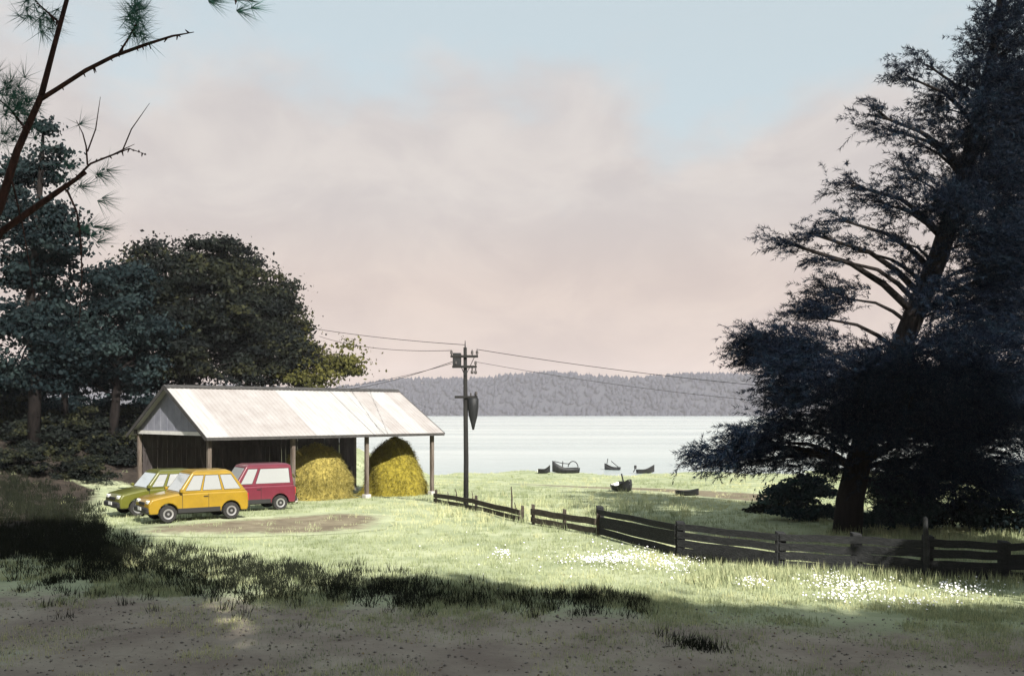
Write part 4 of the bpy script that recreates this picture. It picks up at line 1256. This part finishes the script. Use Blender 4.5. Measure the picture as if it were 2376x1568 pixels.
# rough tussocks, cars to road: shadow band put into their near-black colour
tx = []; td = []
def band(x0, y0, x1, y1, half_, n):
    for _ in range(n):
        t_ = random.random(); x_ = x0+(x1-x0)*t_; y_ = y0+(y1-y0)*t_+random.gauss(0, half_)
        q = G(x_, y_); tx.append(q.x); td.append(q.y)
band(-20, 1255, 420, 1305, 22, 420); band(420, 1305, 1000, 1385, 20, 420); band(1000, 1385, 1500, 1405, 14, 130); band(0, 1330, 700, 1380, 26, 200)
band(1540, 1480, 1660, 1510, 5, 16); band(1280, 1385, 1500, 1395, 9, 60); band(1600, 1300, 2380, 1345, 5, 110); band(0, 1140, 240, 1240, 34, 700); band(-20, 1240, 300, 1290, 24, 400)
grass_mesh('shade_grass', np.array(tx), np.array(td), 22, .17, .016, .11, M_shadetuft, 'rough grass tussocks coloured near black for the shadow band', lean=.8)
# long pale grass under the pine and along the fence
X, D = [], []
for _ in range(500):
    q = G(random.uniform(1600, 2376), random.gauss(1338, 12)); X.append(q.x); D.append(q.y)
for _ in range(260):
    q = G(random.uniform(1900, 2376), random.gauss(1255, 20)); X.append(q.x); D.append(q.y)
for _ in range(260):
    q = G(random.uniform(1000, 1600), random.gauss(1190, 25)); X.append(q.x); D.append(q.y)
grass_mesh('long_grass', np.array(X), np.array(D), 16, .20, .014, .10, M_grass, 'longer pale grass along the plank fence foot')
# stones, twigs and fallen leaves on the dirt road
def road_debris():
    n = 7000
    D = RNG.uniform(11.5, 21.5, n); X = RNG.uniform(-1, 1, n)*(D*.54+3)
    k = inside_poly(X, D, road_poly); X, D = X[k], D[k]; n = len(X)
    r = .008+.026*RNG.random(n)**3
    octv = np.array([[1, 0, 0], [0, 1, 0], [-1, 0, 0], [0, -1, 0], [0, 0, .8], [0, 0, -.5]])
    octf = np.array([[0, 1, 4], [1, 2, 4], [2, 3, 4], [3, 0, 4], [1, 0, 5], [2, 1, 5], [3, 2, 5], [0, 3, 5]])
    V = octv[None]*(1+.6*(RNG.random((n, 6, 3))-.5))*r[:, None, None]+np.stack([X, D, ground_h(X, D)+.02], -1)[:, None]
    Fc = octf[None]+(np.arange(n)*6)[:, None, None]
    tag(fast_mesh('pebbles', V.reshape(-1, 3), Fc.reshape(-1, 3), mat('pebble', (.10,.09,.08), (.24,.22,.2), scale=3, rough=.9)), 'small grey pebbles strewn over the dirt road', 'pebbles', kind='stuff')
    n = 1500
    D = RNG.uniform(11.5, 23, n); X = RNG.uniform(-1, 1, n)*(D*.54+3)
    C = np.stack([X, D, ground_h(X, D)+.022], -1)
    nn = rand_dirs(n)*.35; nn[:, 2] = 1
    V, Fc = leaf_quads(C, RNG.uniform(.03, .07, n), nn*3)
    tag(fast_mesh('fallen_leaves', V, Fc, leafmat('dead_leaf', (.05,.03,.02), (.14,.085,.045), (.24,.17,.08)), tint=np.repeat(RNG.random(n), 4)), 'brown fallen leaves scattered on dirt road and verge', 'leaves', kind='stuff')
road_debris()
xw = RNG.uniform(-11, 11, 5200); dw = np.interp(xw, [p[0] for p in road_far], [p[1] for p in road_far])+RNG.normal(size=5200)*1.1-.6
nw = np.array([mnoise.noise(Vector((x*.7, d*.7, 5.5))) for x, d in zip(xw, dw)])
kk = nw > -.02
grass_mesh('verge_grass', xw[kk], dw[kk], 12, .10, .012, .09, M_grass, 'thin grass straggling over the edge of dirt road')
xw = RNG.uniform(-11, 11, 2600); dw = RNG.uniform(11.5, 19, 2600)
nw = np.array([mnoise.noise(Vector((x*.45, d*.6, 9.5))) for x, d in zip(xw, dw)])
kk = nw > .12
grass_mesh('road_grass', xw[kk], dw[kk], 12, .07, .012, .10, leafmat('road_blade', (.14,.17,.10), (.28,.32,.20), (.36,.36,.23)), 'sparse grass growing in the middle of dirt road')
# white flowers
fl = []
for (x0, x1, y, sy, n) in ((1150, 1175, 1290, 6, 40), (1330, 1420, 1306, 4, 110), (1400, 1500, 1302, 8, 210), (1540, 1600, 1318, 8, 90), (1725, 1770, 1357, 5, 60),
                           (1880, 1960, 1350, 6, 90), (1940, 2040, 1368, 6, 150), (1900, 2010, 1395, 5, 70), (2180, 2280, 1372, 9, 140), (1200, 1560, 1300, 20, 90), (2060, 2150, 1405, 5, 40)):
    for _ in range(int(n*1.25)):
        q = G(random.gauss((x0+x1)/2, (x1-x0)*.42), random.gauss(y, sy*1.3)); fl.append(q+Vector((0, 0, random.uniform(.06, .15))))
V = []; Fc = []
for q in fl:
    r_ = random.uniform(.012, .030); tilt = Vector((random.gauss(0, .4), random.gauss(-.5, .3), 1)).normalized()
    a_ = tilt.cross(Vector((1, 0, 0))).normalized(); b_ = tilt.cross(a_)
    n0 = len(V); V.append(q+tilt*.008)
    for k_ in range(10):
        an = k_*math.pi/5; rr = r_*(1 if k_ % 2 == 0 else .6)
        V.append(q+a_*rr*math.cos(an)+b_*rr*math.sin(an))
    for k_ in range(10): Fc.append((n0, n0+1+k_, n0+1+(k_+1) % 10))
o = fast_mesh('white_flowers', np.array([tuple(v) for v in V]), np.array(Fc), M_petal)
tag(o, 'drifts of small white flowers in grass before the fence', 'flowers', kind='stuff')

# ------------------------------------------------------------------ haze
mh = bpy.data.materials.new('haze_air'); mh.use_nodes = True
t = mh.node_tree; t.nodes.clear()
oo = N(t, 'ShaderNodeOutputMaterial'); pv = N(t, 'ShaderNodeVolumePrincipled')
pv.inputs['Color'].default_value = (.86, .85, .92, 1)
pv.inputs['Density'].default_value = 0.00021
pv.inputs['Anisotropy'].default_value = 0.0
t.links.new(pv.outputs[0], oo.inputs['Volume'])
mb = MB(); mb.hexa([(-1960, -270, -9), (1960, -270, -9), (1960, 1990, -9), (-1960, 1990, -9), (-1960, -270, 92), (1960, -270, 92), (1960, 1990, 92), (-1960, 1990, 92)])
hz = mb.build('haze', mh); tag(hz, 'thin pale haze lying over lake and hills', 'haze', kind='stuff')
